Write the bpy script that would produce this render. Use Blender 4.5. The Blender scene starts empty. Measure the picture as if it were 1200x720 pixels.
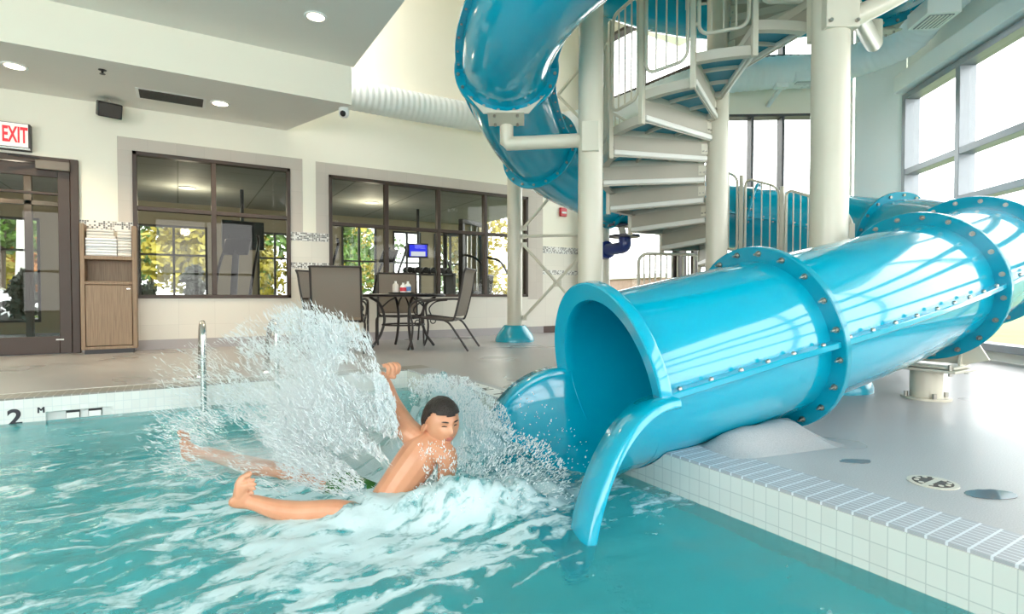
import bpy, bmesh, math, random
from mathutils import Vector, Matrix, noise, Quaternion
from math import sin, cos, pi, radians, sqrt, atan2
random.seed(11)
V = Vector
SC = bpy.context.scene
COL = SC.collection
# ------------------------------------------------------------------ camera model (room axes: x along the far wall, y towards it)
F = 638.0; YAW = radians(31.5); PIT = math.atan(13 / 638.0); EYE = V((0, 0, .66))
FW = V((sin(YAW) * cos(PIT), cos(YAW) * cos(PIT), -sin(PIT)))
RT = V((cos(YAW), -sin(YAW), 0)); UP = RT.cross(FW)
def ray(px, py): return FW + RT * ((px - 600) / F) - UP * ((py - 360) / F)
def atz(px, py, z=0.0):
    d = ray(px, py); return EYE + d * ((z - EYE.z) / d.z)
def aty(px, py, y):
    d = ray(px, py); return EYE + d * (y / d.y)
def atd(px, py, dep): return EYE + ray(px, py) * dep
def cm(a, b, z=0.0):            # along / across the viewing direction -> room
    return V((.85264 * a + .5225 * b, -.5225 * a + .85264 * b, z))
def cdir(a, b, z=0.0): return cm(a, b, z)

# ------------------------------------------------------------------ materials
MATS = {}
def _new(name):
    m = bpy.data.materials.new(name); m.use_nodes = True
    nt = m.node_tree; nt.nodes.clear()
    o = nt.nodes.new('ShaderNodeOutputMaterial')
    return m, nt, o
def pm(name, col, rough=.5, metal=0.0, coat=0.0, nscale=6.0, nam=.06, bump=0.0, bscale=40.0, spec=.5, em=None, ems=0.0):
    m, nt, o = _new(name); N = nt.nodes; L = nt.links
    p = N.new('ShaderNodeBsdfPrincipled'); L.new(p.outputs[0], o.inputs[0])
    tc = N.new('ShaderNodeTexCoord'); n = N.new('ShaderNodeTexNoise'); n.inputs['Scale'].default_value = nscale; n.inputs['Detail'].default_value = 4
    L.new(tc.outputs['Object'], n.inputs['Vector'])
    mx = N.new('ShaderNodeMix'); mx.data_type = 'RGBA'
    c = V(col[:3])
    mx.inputs[6].default_value = (*(c * (1 - nam)), 1); mx.inputs[7].default_value = (*[min(1, x * (1 + nam)) for x in c], 1)
    L.new(n.outputs['Fac'], mx.inputs[0]); L.new(mx.outputs[2], p.inputs['Base Color'])
    p.inputs['Roughness'].default_value = rough; p.inputs['Metallic'].default_value = metal
    p.inputs['Specular IOR Level'].default_value = spec
    if coat: p.inputs['Coat Weight'].default_value = coat; p.inputs['Coat Roughness'].default_value = .04
    if bump:
        n2 = N.new('ShaderNodeTexNoise'); n2.inputs['Scale'].default_value = bscale; n2.inputs['Detail'].default_value = 3
        L.new(tc.outputs['Object'], n2.inputs['Vector'])
        b = N.new('ShaderNodeBump'); b.inputs['Strength'].default_value = bump; b.inputs['Distance'].default_value = .01
        L.new(n2.outputs['Fac'], b.inputs['Height']); L.new(b.outputs[0], p.inputs['Normal'])
    if em: p.inputs['Emission Color'].default_value = (*em, 1); p.inputs['Emission Strength'].default_value = ems
    MATS[name] = m; return m
def lin(r, g, b):
    f = lambda c: (c / 255 / 12.92) if c <= 10 else ((c / 255 + .055) / 1.055) ** 2.4
    return (f(r), f(g), f(b))
def grid_mat(name, tile, grout, sx, sy, axes='xz', gw=.06, rough=.3, nam=.04, off=(0, 0), noisecol=None):
    """rectangular tiles of sx by sy metres on the plane of the two named axes"""
    m, nt, o = _new(name); N = nt.nodes; L = nt.links
    p = N.new('ShaderNodeBsdfPrincipled'); L.new(p.outputs[0], o.inputs[0]); p.inputs['Roughness'].default_value = rough
    tc = N.new('ShaderNodeTexCoord'); sp = N.new('ShaderNodeSeparateXYZ'); L.new(tc.outputs['Object'], sp.inputs[0])
    gws = gw if isinstance(gw, tuple) else (gw, gw)
    def line(ax, s, of, gw):
        a = N.new('ShaderNodeMath'); a.operation = 'ADD'; a.inputs[1].default_value = of; L.new(sp.outputs['XYZ'.index(ax.upper())], a.inputs[0])
        d = N.new('ShaderNodeMath'); d.operation = 'DIVIDE'; d.inputs[1].default_value = s; L.new(a.outputs[0], d.inputs[0])
        fr = N.new('ShaderNodeMath'); fr.operation = 'FRACT'; L.new(d.outputs[0], fr.inputs[0])
        c = N.new('ShaderNodeMath'); c.operation = 'LESS_THAN'; c.inputs[1].default_value = gw; L.new(fr.outputs[0], c.inputs[0])
        fl = N.new('ShaderNodeMath'); fl.operation = 'FLOOR'; L.new(d.outputs[0], fl.inputs[0])
        return c, fl
    a, fa = line(axes[0], sx, off[0], gws[0]); b, fb = line(axes[1], sy, off[1], gws[1])
    mx = N.new('ShaderNodeMath'); mx.operation = 'MAXIMUM'; L.new(a.outputs[0], mx.inputs[0]); L.new(b.outputs[0], mx.inputs[1])
    cb = N.new('ShaderNodeCombineXYZ'); L.new(fa.outputs[0], cb.inputs[0]); L.new(fb.outputs[0], cb.inputs[1])
    wn = N.new('ShaderNodeTexWhiteNoise'); wn.noise_dimensions = '3D'; L.new(cb.outputs[0], wn.inputs['Vector'])
    r = N.new('ShaderNodeValToRGB'); L.new(wn.outputs['Value'], r.inputs[0])
    if noisecol:
        r.color_ramp.interpolation = 'CONSTANT'
        while len(r.color_ramp.elements) < len(noisecol): r.color_ramp.elements.new(.5)
        for k, cc in enumerate(noisecol):
            r.color_ramp.elements[k].position = k / len(noisecol); r.color_ramp.elements[k].color = (*cc, 1)
    else:
        c = V(tile)
        r.color_ramp.elements[0].color = (*(c * (1 - nam)), 1); r.color_ramp.elements[1].color = (*[min(1, x * (1 + nam)) for x in c], 1)
    mc = N.new('ShaderNodeMix'); mc.data_type = 'RGBA'; L.new(mx.outputs[0], mc.inputs[0]); L.new(r.outputs[0], mc.inputs[6]); mc.inputs[7].default_value = (*grout, 1)
    L.new(mc.outputs[2], p.inputs['Base Color'])
    MATS[name] = m; return m
def wood_mat(name, c1, c2, axis='z'):
    m, nt, o = _new(name); N = nt.nodes; L = nt.links
    p = N.new('ShaderNodeBsdfPrincipled'); L.new(p.outputs[0], o.inputs[0]); p.inputs['Roughness'].default_value = .5
    tc = N.new('ShaderNodeTexCoord'); mp = N.new('ShaderNodeMapping'); mp.inputs['Scale'].default_value = (60, 60, 2.5)
    L.new(tc.outputs['Object'], mp.inputs[0]); n = N.new('ShaderNodeTexNoise'); n.inputs['Scale'].default_value = 1.5; n.inputs['Detail'].default_value = 5
    L.new(mp.outputs[0], n.inputs['Vector']); r = N.new('ShaderNodeValToRGB'); L.new(n.outputs['Fac'], r.inputs[0])
    r.color_ramp.elements[0].position = .3; r.color_ramp.elements[1].position = .7
    r.color_ramp.elements[0].color = (*c1, 1); r.color_ramp.elements[1].color = (*c2, 1); L.new(r.outputs[0], p.inputs['Base Color'])
    MATS[name] = m; return m
def glass_mat(name, tint=(1, 1, 1), refl=1.0):
    m, nt, o = _new(name); N = nt.nodes; L = nt.links
    t = N.new('ShaderNodeBsdfTransparent'); t.inputs[0].default_value = (*tint, 1)
    g = N.new('ShaderNodeBsdfGlossy'); g.inputs['Roughness'].default_value = .01
    fr = N.new('ShaderNodeFresnel'); fr.inputs[0].default_value = 1.5
    mu = N.new('ShaderNodeMath'); mu.operation = 'MULTIPLY'; mu.inputs[1].default_value = refl; mu.use_clamp = True; L.new(fr.outputs[0], mu.inputs[0])
    ge = N.new('ShaderNodeNewGeometry'); iv = N.new('ShaderNodeMath'); iv.operation = 'SUBTRACT'; iv.inputs[0].default_value = 1; L.new(ge.outputs['Backfacing'], iv.inputs[1])
    m2 = N.new('ShaderNodeMath'); m2.operation = 'MULTIPLY'; L.new(mu.outputs[0], m2.inputs[0]); L.new(iv.outputs[0], m2.inputs[1]); mu = m2      # one reflection per pane, from the face one sees first
    mx = N.new('ShaderNodeMixShader'); L.new(mu.outputs[0], mx.inputs[0]); L.new(t.outputs[0], mx.inputs[1]); L.new(g.outputs[0], mx.inputs[2]); L.new(mx.outputs[0], o.inputs[0])
    MATS[name] = m; return m
def em_mat(name, col, s):
    m, nt, o = _new(name); e = nt.nodes.new('ShaderNodeEmission'); e.inputs[0].default_value = (*col, 1); e.inputs[1].default_value = s
    nt.links.new(e.outputs[0], o.inputs[0]); MATS[name] = m; return m

pm('cream_paint', (.90, .86, .74), .6, nam=.015, nscale=3)
pm('pale_lit_paint', (.92, .94, .90), .6, nam=.015, nscale=3)  # right-hand walls: pale window-lit tone put into the base colour
pm('ceiling_paint', (.84, .81, .76), .75, nam=.02, nscale=3)
pm('hall_ceiling_paint', (.88, .88, .84), .7, nam=.02, nscale=3)
pm('slide_blue', (.0, .36, .53), .13, coat=.6, nam=.04, nscale=9)
pm('slide_flange_blue', (.0, .29, .42), .2, coat=.3, nam=.05, nscale=12)
pm('cone_teal', (.01, .34, .47), .25, coat=.3, nam=.06)
pm('beige_metal', (.63, .595, .49), .33, coat=.15, nam=.03, nscale=4)
pm('stair_metal', (.56, .535, .46), .4, nam=.03, nscale=4)
pm('nosing_white', (.80, .79, .74), .35, nam=.02)
pm('riser_panel', (.43, .40, .33), .45, nam=.03)  # grey-beige panels, with part of their shading put into the colour
pm('stair_blue', (.01, .24, .36), .4, nam=.08)
pm('steel', (.62, .62, .60), .22, metal=1.0, nam=.05)
pm('bolt_steel', (.42, .40, .36), .3, metal=1.0, nam=.08)
pm('bronze_frame', (.055, .035, .026), .45, nam=.12, nscale=10)
pm('chair_frame', (.028, .022, .02), .4, nam=.1)
pm('window_grey', (.30, .32, .35), .4, metal=.3, nam=.05)
pm('black_plastic', (.012, .012, .014), .35, nam=.1)
pm('dark_metal', (.018, .016, .018), .35, metal=.3, nam=.1)
pm('dark_grey', (.06, .06, .065), .5, nam=.1)
pm('vinyl_black', (.02, .02, .022), .4, nam=.1)
pm('white_plastic', (.85, .85, .83), .4, nam=.02)
pm('grille_dark', (.06, .05, .045), .6, nam=.1)
pm('grille_slat', (.16, .14, .12), .5, nam=.1)
pm('towel_white', (.86, .87, .88), .95, nam=.03, nscale=30, bump=.5, bscale=300)
pm('towel_cream', (.80, .76, .71), .95, nam=.04, nscale=30, bump=.5, bscale=300)
pm('red_paint', (.55, .02, .03), .35, nam=.05)
pm('navy_pipe', (.01, .03, .16), .3, coat=.3, nam=.1)
pm('navy_dark', (.012, .016, .04), .35, nam=.1)
pm('baseboard_grey', (.40, .37, .37), .5, nam=.05)
pm('brown_base', (.10, .06, .05), .5, nam=.1)
pm('duct_white', (.86, .88, .86), .6, nam=.02)
pm('asphalt', (.10, .10, .10), .85, nam=.15, nscale=3)
pm('grass', (.13, .17, .05), .9, nam=.35, nscale=2)
pm('car_silver', (.55, .57, .60), .25, metal=.6, coat=.5, nam=.03)
pm('tyre', (.015, .015, .015), .7, nam=.1)
pm('leaf_green', (.10, .19, .03), .6, nam=.6, nscale=3)
pm('leaf_yellow', (.40, .33, .035), .6, nam=.5, nscale=3)
pm('leaf_orange', (.45, .17, .03), .6, nam=.6, nscale=3)
pm('leaf_dark', (.03, .04, .025), .7, nam=.4, nscale=6)
pm('bark', (.10, .075, .055), .9, nam=.3, nscale=20)
pm('birch_bark', (.6, .6, .56), .8, nam=.3, nscale=12)
pm('gym_wall', (.42, .37, .26), .7, nam=.03)
pm('gym_floor', (.07, .07, .075), .6, nam=.1)
pm('brick', (.42, .30, .25), .8, nam=.25, nscale=12)
pm('marker_black', (.02, .02, .03), .4, nam=.1)
pm('exit_red', (.75, .02, .04), .4, em=(1, .05, .05), ems=.35)
pm('exit_face', (.88, .84, .82), .4, em=(1, .95, .92), ems=.2)
pm('paint_white', (.85, .86, .85), .5, nam=.03)
pm('label_red', (.7, .03, .06), .4); pm('label_blue', (.12, .3, .7), .4)
pm('trunks_green', (.02, .16, .015), .7, nam=.5, nscale=25)
pm('hair_dark', (.018, .011, .008), .5, nam=.3, nscale=60, bump=.6, bscale=160)
pm('eye_white', (.8, .78, .75), .2); pm('eye_dark', (.03, .015, .01), .2)
pm('lip', (.50, .17, .14), .4, nam=.1)
pm('pool_plaster', (.32, .86, .90), .6, nam=.10, nscale=1.4)
pm('puddle', (.17, .17, .18), .04, nam=.05, spec=.8)
wood_mat('cabinet_wood', (.22, .145, .09), (.34, .235, .15))
grid_mat('surround_tile', (.56, .50, .44), (.48, .43, .38), .30, .30, 'xz', .012, .4, .03)
grid_mat('wainscot_tile', (.72, .68, .60), (.60, .56, .50), .40, .30, 'xz', .008, .35, .03)
grid_mat('mosaic', (1, 1, 1), (.70, .69, .66), .022, .022, 'xz', .18, .3, noisecol=[(.72, .71, .68), (.06, .06, .06), (.35, .32, .28), (.75, .74, .70), (.12, .11, .10)])
WT = (.80, .82, .80)
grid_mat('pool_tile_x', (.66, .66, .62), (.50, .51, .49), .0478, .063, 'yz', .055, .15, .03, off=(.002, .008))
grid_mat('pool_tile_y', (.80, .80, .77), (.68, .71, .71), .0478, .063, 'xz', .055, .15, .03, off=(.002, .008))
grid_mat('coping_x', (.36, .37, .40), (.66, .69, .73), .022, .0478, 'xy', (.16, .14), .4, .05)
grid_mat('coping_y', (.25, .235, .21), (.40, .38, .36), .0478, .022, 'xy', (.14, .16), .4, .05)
glass_mat('clear_glass', (.95, .97, .97), 1.0)
glass_mat('tint_glass', (.80, .82, .80), .65)
em_mat('lamp_disc', (1, .80, .55), 14.0)
em_mat('tv_blue', (.05, .06, 1.0), 1.0); em_mat('tv_white', (.9, .92, 1.0), .9)

def deck_material():
    m, nt, o = _new('deck_concrete'); N = nt.nodes; L = nt.links
    p = N.new('ShaderNodeBsdfPrincipled'); L.new(p.outputs[0], o.inputs[0])
    tc = N.new('ShaderNodeTexCoord')
    n = N.new('ShaderNodeTexNoise'); n.inputs['Scale'].default_value = 1.1; n.inputs['Detail'].default_value = 2; L.new(tc.outputs['Object'], n.inputs['Vector'])
    n2 = N.new('ShaderNodeTexNoise'); n2.inputs['Scale'].default_value = 220; n2.inputs['Detail'].default_value = 2; L.new(tc.outputs['Object'], n2.inputs['Vector'])
    r = N.new('ShaderNodeValToRGB'); L.new(n.outputs['Fac'], r.inputs[0])
    r.color_ramp.elements[0].position = .3; r.color_ramp.elements[1].position = .7
    r.color_ramp.elements[0].color = (.35, .335, .335, 1); r.color_ramp.elements[1].color = (.45, .43, .43, 1)
    mx = N.new('ShaderNodeMix'); mx.data_type = 'RGBA'; mx.blend_type = 'OVERLAY'; mx.inputs[0].default_value = .35
    L.new(r.outputs[0], mx.inputs[6]); L.new(n2.outputs['Fac'], mx.inputs[7]); L.new(mx.outputs[2], p.inputs['Base Color'])
    rr = N.new('ShaderNodeMapRange'); rr.inputs[1].default_value = .35; rr.inputs[2].default_value = .65; rr.inputs[3].default_value = .27; rr.inputs[4].default_value = .36
    L.new(n.outputs['Fac'], rr.inputs[0]); L.new(rr.outputs[0], p.inputs['Roughness'])
    b = N.new('ShaderNodeBump'); b.inputs['Strength'].default_value = .12; b.inputs['Distance'].default_value = .004; L.new(n2.outputs['Fac'], b.inputs['Height']); L.new(b.outputs[0], p.inputs['Normal'])
    MATS['deck_concrete'] = m
deck_material()
def sling_material():
    m, nt, o = _new('sling_fabric'); N = nt.nodes; L = nt.links
    p = N.new('ShaderNodeBsdfPrincipled'); L.new(p.outputs[0], o.inputs[0]); p.inputs['Roughness'].default_value = .6
    tc = N.new('ShaderNodeTexCoord'); w = N.new('ShaderNodeTexChecker'); w.inputs['Scale'].default_value = 160
    w.inputs[1].default_value = (.15, .12, .09, 1); w.inputs[2].default_value = (.25, .205, .165, 1)
    L.new(tc.outputs['Object'], w.inputs[0]); L.new(w.outputs[0], p.inputs['Base Color']); MATS['sling_fabric'] = m
sling_material()
def skin_material():
    m, nt, o = _new('skin'); N = nt.nodes; L = nt.links
    p = N.new('ShaderNodeBsdfPrincipled'); L.new(p.outputs[0], o.inputs[0]); p.inputs['Roughness'].default_value = .3
    tc = N.new('ShaderNodeTexCoord'); n = N.new('ShaderNodeTexNoise'); n.inputs['Scale'].default_value = 9; n.inputs['Detail'].default_value = 5; L.new(tc.outputs['Object'], n.inputs['Vector'])
    r = N.new('ShaderNodeValToRGB'); L.new(n.outputs['Fac'], r.inputs[0]); r.color_ramp.elements[0].position = .3; r.color_ramp.elements[1].position = .7
    r.color_ramp.elements[0].color = (.56, .25, .135, 1); r.color_ramp.elements[1].color = (.66, .33, .20, 1)
    L.new(r.outputs[0], p.inputs['Base Color']); p.inputs['Subsurface Weight'].default_value = .08; p.inputs['Subsurface Radius'].default_value = (.02, .008, .004)
    MATS['skin'] = m
skin_material()

# ------------------------------------------------------------------ mesh builder
class MB:
    def __init__(s): s.v = []; s.f = []
    def add(s, vs, fs):
        b = len(s.v); s.v += [tuple(x) for x in vs]; s.f += [tuple(b + i for i in f) for f in fs]; return s
    def box(s, x0, x1, y0, y1, z0, z1):
        return s.add([(x, y, z) for z in (z0, z1) for y in (y0, y1) for x in (x0, x1)],
                     [(0, 2, 3, 1), (4, 5, 7, 6), (0, 1, 5, 4), (2, 6, 7, 3), (0, 4, 6, 2), (1, 3, 7, 5)])
    def obox(s, c, ax, ay, az, hx, hy, hz):
        c = V(c); ax = V(ax).normalized() * hx; ay = V(ay).normalized() * hy; az = V(az).normalized() * hz
        return s.add([c + ax * i + ay * j + az * k for k in (-1, 1) for j in (-1, 1) for i in (-1, 1)],
                     [(0, 2, 3, 1), (4, 5, 7, 6), (0, 1, 5, 4), (2, 6, 7, 3), (0, 4, 6, 2), (1, 3, 7, 5)])
    def bar(s, p, q, w, h, up=(0, 0, 1)):
        p = V(p); q = V(q); d = q - p; up = V(up)
        if abs(d.normalized().dot(up)) > .98: up = V((1, 0, 0))
        side = d.cross(up).normalized(); u = side.cross(d).normalized()
        return s.obox((p + q) / 2, d, side, u, d.length / 2, w / 2, h / 2)
    def ring_sweep(s, rings, cap=True, closed=False):
        n = len(rings[0]); b = len(s.v)
        for r in rings: s.v += [tuple(x) for x in r]
        m = len(rings)
        for i in range(m if closed else m - 1):
            i2 = (i + 1) % m
            for j in range(n):
                j2 = (j + 1) % n
                s.f.append((b + i * n + j, b + i * n + j2, b + i2 * n + j2, b + i2 * n + j))
        if cap and not closed:
            s.f.append(tuple(b + j for j in reversed(range(n)))); s.f.append(tuple(b + (m - 1) * n + j for j in range(n)))
        return s
    def cyl(s, p, q, r, n=16, r2=None):
        p = V(p); q = V(q); d = (q - p).normalized(); a = d.orthogonal().normalized(); c = d.cross(a)
        r2 = r if r2 is None else r2
        return s.ring_sweep([[p + (a * cos(2 * pi * k / n) + c * sin(2 * pi * k / n)) * r for k in range(n)],
                             [q + (a * cos(2 * pi * k / n) + c * sin(2 * pi * k / n)) * r2 for k in range(n)]])
    def tube(s, pts, r, n=10, closed=False):
        pts = [V(p) for p in pts]; m = len(pts); rad = r if isinstance(r, (list, tuple)) else [r] * m
        rings = []; a = None
        for i in range(m):
            if closed: t = (pts[(i + 1) % m] - pts[i - 1]).normalized()
            else: t = (pts[min(i + 1, m - 1)] - pts[max(i - 1, 0)]).normalized()
            if a is None: a = t.orthogonal().normalized()
            a = (a - t * a.dot(t)); a = a.normalized() if a.length > 1e-6 else t.orthogonal().normalized(); c = t.cross(a)
            rings.append([pts[i] + (a * cos(2 * pi * k / n) + c * sin(2 * pi * k / n)) * rad[i] for k in range(n)])
        return s.ring_sweep(rings, cap=not closed, closed=closed)
    def lathe(s, prof, c=(0, 0, 0), n=28, ax=(0, 0, 1)):
        c = V(c); ax = V(ax).normalized(); a = ax.orthogonal().normalized(); b = ax.cross(a)
        return s.ring_sweep([[c + ax * z + (a * cos(2 * pi * k / n) + b * sin(2 * pi * k / n)) * max(r, 1e-4) for k in range(n)] for r, z in prof])
    def prism(s, poly, d):
        d = V(d); n = len(poly); P = [V(p) for p in poly]
        return s.add(P + [p + d for p in P], [tuple(reversed(range(n))), tuple(range(n, 2 * n))] + [(i, (i + 1) % n, n + (i + 1) % n, n + i) for i in range(n)])
    def ball(s, c, r, n=12, m=8):
        c = V(c); r = V(r) if not isinstance(r, (int, float)) else V((r, r, r))
        return s.ring_sweep([[c + V((r.x * sin(pi * i / m) * cos(2 * pi * k / n), r.y * sin(pi * i / m) * sin(2 * pi * k / n), -r.z * cos(pi * i / m))) for k in range(n)]
                             for i in [.08] + list(range(1, m)) + [m - .08]])
    def build(s, name, mat, parent=None, smooth=35, bevel=0.0, fix=True):
        me = bpy.data.meshes.new(name); me.from_pydata(s.v, [], s.f)
        if fix:
            bm = bmesh.new(); bm.from_mesh(me); bmesh.ops.recalc_face_normals(bm, faces=bm.faces); bm.to_mesh(me); bm.free()
        o = bpy.data.objects.new(name, me); COL.objects.link(o)
        if mat: me.materials.append(MATS[mat] if isinstance(mat, str) else mat)
        if smooth:
            for p in me.polygons: p.use_smooth = True
            me.set_sharp_from_angle(angle=radians(smooth))
        if bevel:
            b = o.modifiers.new('edge', 'BEVEL'); b.width = bevel; b.segments = 2; b.limit_method = 'ANGLE'
        if parent is not None: adopt(o, parent)
        return o
def adopt(o, parent):
    o.parent = parent
    if parent.get('local'): return
    if parent.parent is None: o.matrix_parent_inverse = parent.matrix_basis.inverted()
def tag(o, label, cat, group=None, kind=None):
    o['label'] = label; o['category'] = cat
    if group: o['group'] = group
    if kind: o['kind'] = kind
    return o
def thing(name, label, cat, loc=(0, 0, 0), rz=0.0, group=None, local=False, kind=None):
    o = bpy.data.objects.new(name, None); COL.objects.link(o); o.empty_display_size = .1
    o.location = loc; o.rotation_euler = (0, 0, rz)
    if local: o['local'] = 1
    return tag(o, label, cat, group, kind)
def struct(o, label=None):
    o['kind'] = 'structure'
    if label: o['label'] = label
    return o
def dup(root, loc, rz, label, group=None):
    r = root.copy(); COL.objects.link(r); r.location = loc; r.rotation_euler = (0, 0, rz); r['label'] = label
    if group: r['group'] = group
    for ch in list(root.children):
        c = ch.copy(); COL.objects.link(c); c.parent = r
        for g in list(ch.children):
            d = g.copy(); COL.objects.link(d); d.parent = c
    return r
def text_mesh(name, body, mat, size, origin, xdir, ydir, parent=None, depth=.002, bold=0.0, sx=1.0):
    cu = bpy.data.curves.new(name, 'FONT'); cu.body = body; cu.size = size; cu.extrude = depth; cu.offset = max(0, bold); cu.bevel_depth = max(0, -bold); cu.align_x = 'CENTER'; cu.align_y = 'CENTER'
    t = bpy.data.objects.new(name + '_tmp', cu); COL.objects.link(t)
    bpy.context.view_layer.update()
    me = bpy.data.meshes.new_from_object(t.evaluated_get(bpy.context.evaluated_depsgraph_get()))
    COL.objects.unlink(t); bpy.data.objects.remove(t)
    x = V(xdir).normalized(); y = V(ydir).normalized(); z = x.cross(y)
    M = Matrix((x * sx, y, z)).transposed().to_4x4(); M.translation = V(origin)
    me.transform(M); me.materials.clear(); me.materials.append(MATS[mat])
    o = bpy.data.objects.new(name, me); COL.objects.link(o)
    if parent is not None: adopt(o, parent)
    return o
def crom(P, k=8):
    P = [V(p) for p in P]; out = []
    for i in range(len(P) - 1):
        a = P[i - 1] if i else P[0] * 2 - P[1]; b = P[i]; c = P[i + 1]; d = P[i + 2] if i + 2 < len(P) else P[-1] * 2 - P[-2]
        for j in range(k):
            t = j / k
            out.append(.5 * ((2 * b) + (c - a) * t + (2 * a - 5 * b + 4 * c - d) * t * t + (3 * b - a - 3 * c + d) * t ** 3))
    return out + [P[-1]]
def rrect(c, ax, ay, w, h, r, k=5, skew=0.0):
    """closed rounded rectangle path; skew lifts the +ax end"""
    c = V(c); ax = V(ax).normalized(); ay = V(ay).normalized(); out = []
    for (sx, sy, a0) in ((1, 1, 0), (-1, 1, 90), (-1, -1, 180), (1, -1, 270)):
        for j in range(k + 1):
            a = radians(a0 + 90 * j / k); x = sx * (w / 2 - r) + r * cos(a); y = sy * (h / 2 - r) + r * sin(a)
            out.append(c + ax * x + ay * (y + skew * x / w))
    return out
# ================================================================== THE SETTING
WY = 8.0; PX = 1.75; PY = 4.65; WZ = -.16; HX0 = -7.0; RY = -3.2
CEIL = 6.0
END0 = V((6.45, 8.0, 0)); FAR0 = V((6.6, 5.2, 0)); FAR1 = V((8.22, 4.11, 0)); RT0 = V((8.11, 3.42, 0))
RDIR = V((-.636, -.772, 0)).normalized(); RT1 = RT0 + RDIR * ((RT0.y - RY) / .772)
# slide centre line (needed for the notch it cuts in the deck)
HC = (2.0, 5.0)
def hel(deg, z, R=2.05): return cm(HC[0] + R * cos(radians(deg)), HC[1] + R * sin(radians(deg)), z)
def cells(mb, x0, x1, z0, z1, holes, put):
    xs = sorted({x0, x1, *[h[0] for h in holes], *[h[1] for h in holes]}); xs = [x for x in xs if x0 <= x <= x1]
    for a, b in zip(xs, xs[1:]):
        hs = sorted([(h[2], h[3]) for h in holes if h[0] <= a + 1e-6 and h[1] >= b - 1e-6]); z = z0
        for h in hs:
            if h[0] > z: put(a, b, z, h[0])
            z = max(z, h[1])
        if z < z1: put(a, b, z, z1)
# back wall with its openings
W1 = (-.455, 1.325, .63, 2.405); W2 = (1.84, 5.22, .645, 2.385); DR = (-2.75, -.965, 0, 2.22)
mb = MB(); cells(mb, HX0, END0.x, 0, CEIL, [W1, W2, DR], lambda a, b, c, d: mb.box(a, b, WY, WY + .16, c, d))
struct(mb.build('wall_back', 'cream_paint', smooth=0))
# tile surrounds, wainscot, mosaic bands: thin real cladding on the wall
mb = MB(); cells(mb, -.60, 1.487, .60, 2.56, [W1], lambda a, b, c, d: mb.box(a, b, WY - .008, WY, c, d) if d > 1.56 else None)
mb2 = mb
cells(mb2, 1.665, 5.54, .60, 2.55, [W2], lambda a, b, c, d: mb2.box(a, b, WY - .008, WY, c, d))
struct(mb2.build('trim_window_tile', 'surround_tile', smooth=0))
M1 = (1.425, 1.545); M2 = (1.045, 1.125)
def strip(mb, z0, z1, t, skip=()):
    for a, b in ((-.965, -.455), (1.325, 1.84), (5.54, END0.x)): mb.box(a, b, WY - t, WY, z0, z1)
mb = MB(); strip(mb, *M1, .012); strip(mb, *M2, .012); struct(mb.build('trim_mosaic_band', 'mosaic', smooth=0))
mb = MB(); strip(mb, .12, M2[0], .010); strip(mb, M2[1], M1[0], .010)
mb.box(-.455, 1.325, WY - .010, WY, .12, .63); mb.box(1.84, 5.22, WY - .010, WY, .12, .645); mb.box(1.487, 1.665, WY - .009, WY, .6, M2[0]); mb.box(5.22, 5.54, WY - .010, WY, .12, .6)
struct(mb.build('trim_wainscot', 'wainscot_tile', smooth=0))
mb = MB(); mb.box(-.965, END0.x - .9, WY - .022, WY, 0, .12); struct(mb.build('baseboard_back', 'baseboard_grey', smooth=0))
mb = MB(); mb.box(END0.x - .9, END0.x, WY - .022, WY, 0, .12); struct(mb.build('baseboard_corner', 'brown_base', smooth=0))

def window(n, x0, x1, z0, z1, xs, zt, label):
    r = thing('window_%d' % n, label, 'window', ((x0 + x1) / 2, WY, z0)); del r['category']; struct(r)
    fr = MB(); t = .045; y0, y1 = WY - .03, WY + .07
    fr.box(x0, x1, y0, y1, z0, z0 + t); fr.box(x0, x1, y0, y1, z1 - t, z1); fr.box(x0, x0 + t, y0, y1, z0, z1); fr.box(x1 - t, x1, y0, y1, z0, z1)
    fr.build('window_frame', 'bronze_frame', r, bevel=.004)
    for x in xs: MB().box(x - .028, x + .028, y0 + .004, y1, z0 + t, z1 - t).build('mullion', 'bronze_frame', r, bevel=.004)
    MB().box(x0 + t, x1 - t, y0 + .008, y1, zt - .025, zt + .025).build('transom', 'bronze_frame', r, bevel=.004)
    e = [x0, *xs, x1]
    for a, b in zip(e, e[1:]):
        for c, d in ((z0, zt), (zt, z1)): MB().box(a + .02, b - .02, WY + .02, WY + .026, c + .02, d - .02).build('pane', 'tint_glass', r, smooth=0)
window(1, *W1[:2], *W1[2:], [.402], 1.725, 'brown framed four pane interior window behind the towel cabinet')
window(2, *W2[:2], *W2[2:], [2.685, 3.535, 4.375], 1.695, 'brown framed eight pane interior window behind the patio table')
# door
d = thing('door_1', 'dark bronze framed glass door under the EXIT sign', 'door', (-1.85, WY, 0)); del d['category']; struct(d)
mb = MB(); mb.box(DR[1] - .075, DR[1], WY - .05, WY + .12, 0, DR[3]); mb.box(DR[0], DR[0] + .075, WY - .05, WY + .12, 0, DR[3]); mb.box(DR[0] + .075, DR[1] - .075, WY - .05, WY + .12, DR[3] - .07, DR[3])
mb.build('door_frame', 'bronze_frame', d, bevel=.006)
mb = MB(); lx0, lx1 = DR[0] + .08, DR[1] - .08; y0, y1 = WY - .02, WY + .03
mb.box(lx0, lx0 + .12, y0, y1, .01, 2.14); mb.box(lx1 - .11, lx1, y0, y1, .01, 2.14); mb.box(lx0 + .12, lx1 - .11, y0, y1, .01, .20); mb.box(lx0 + .12, lx1 - .11, y0, y1, 2.0, 2.14); mb.box(lx0 + .12, lx1 - .11, y0 + .01, y1, 1.80, 1.83)
mb.build('door_leaf', 'bronze_frame', d, bevel=.005)
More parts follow.
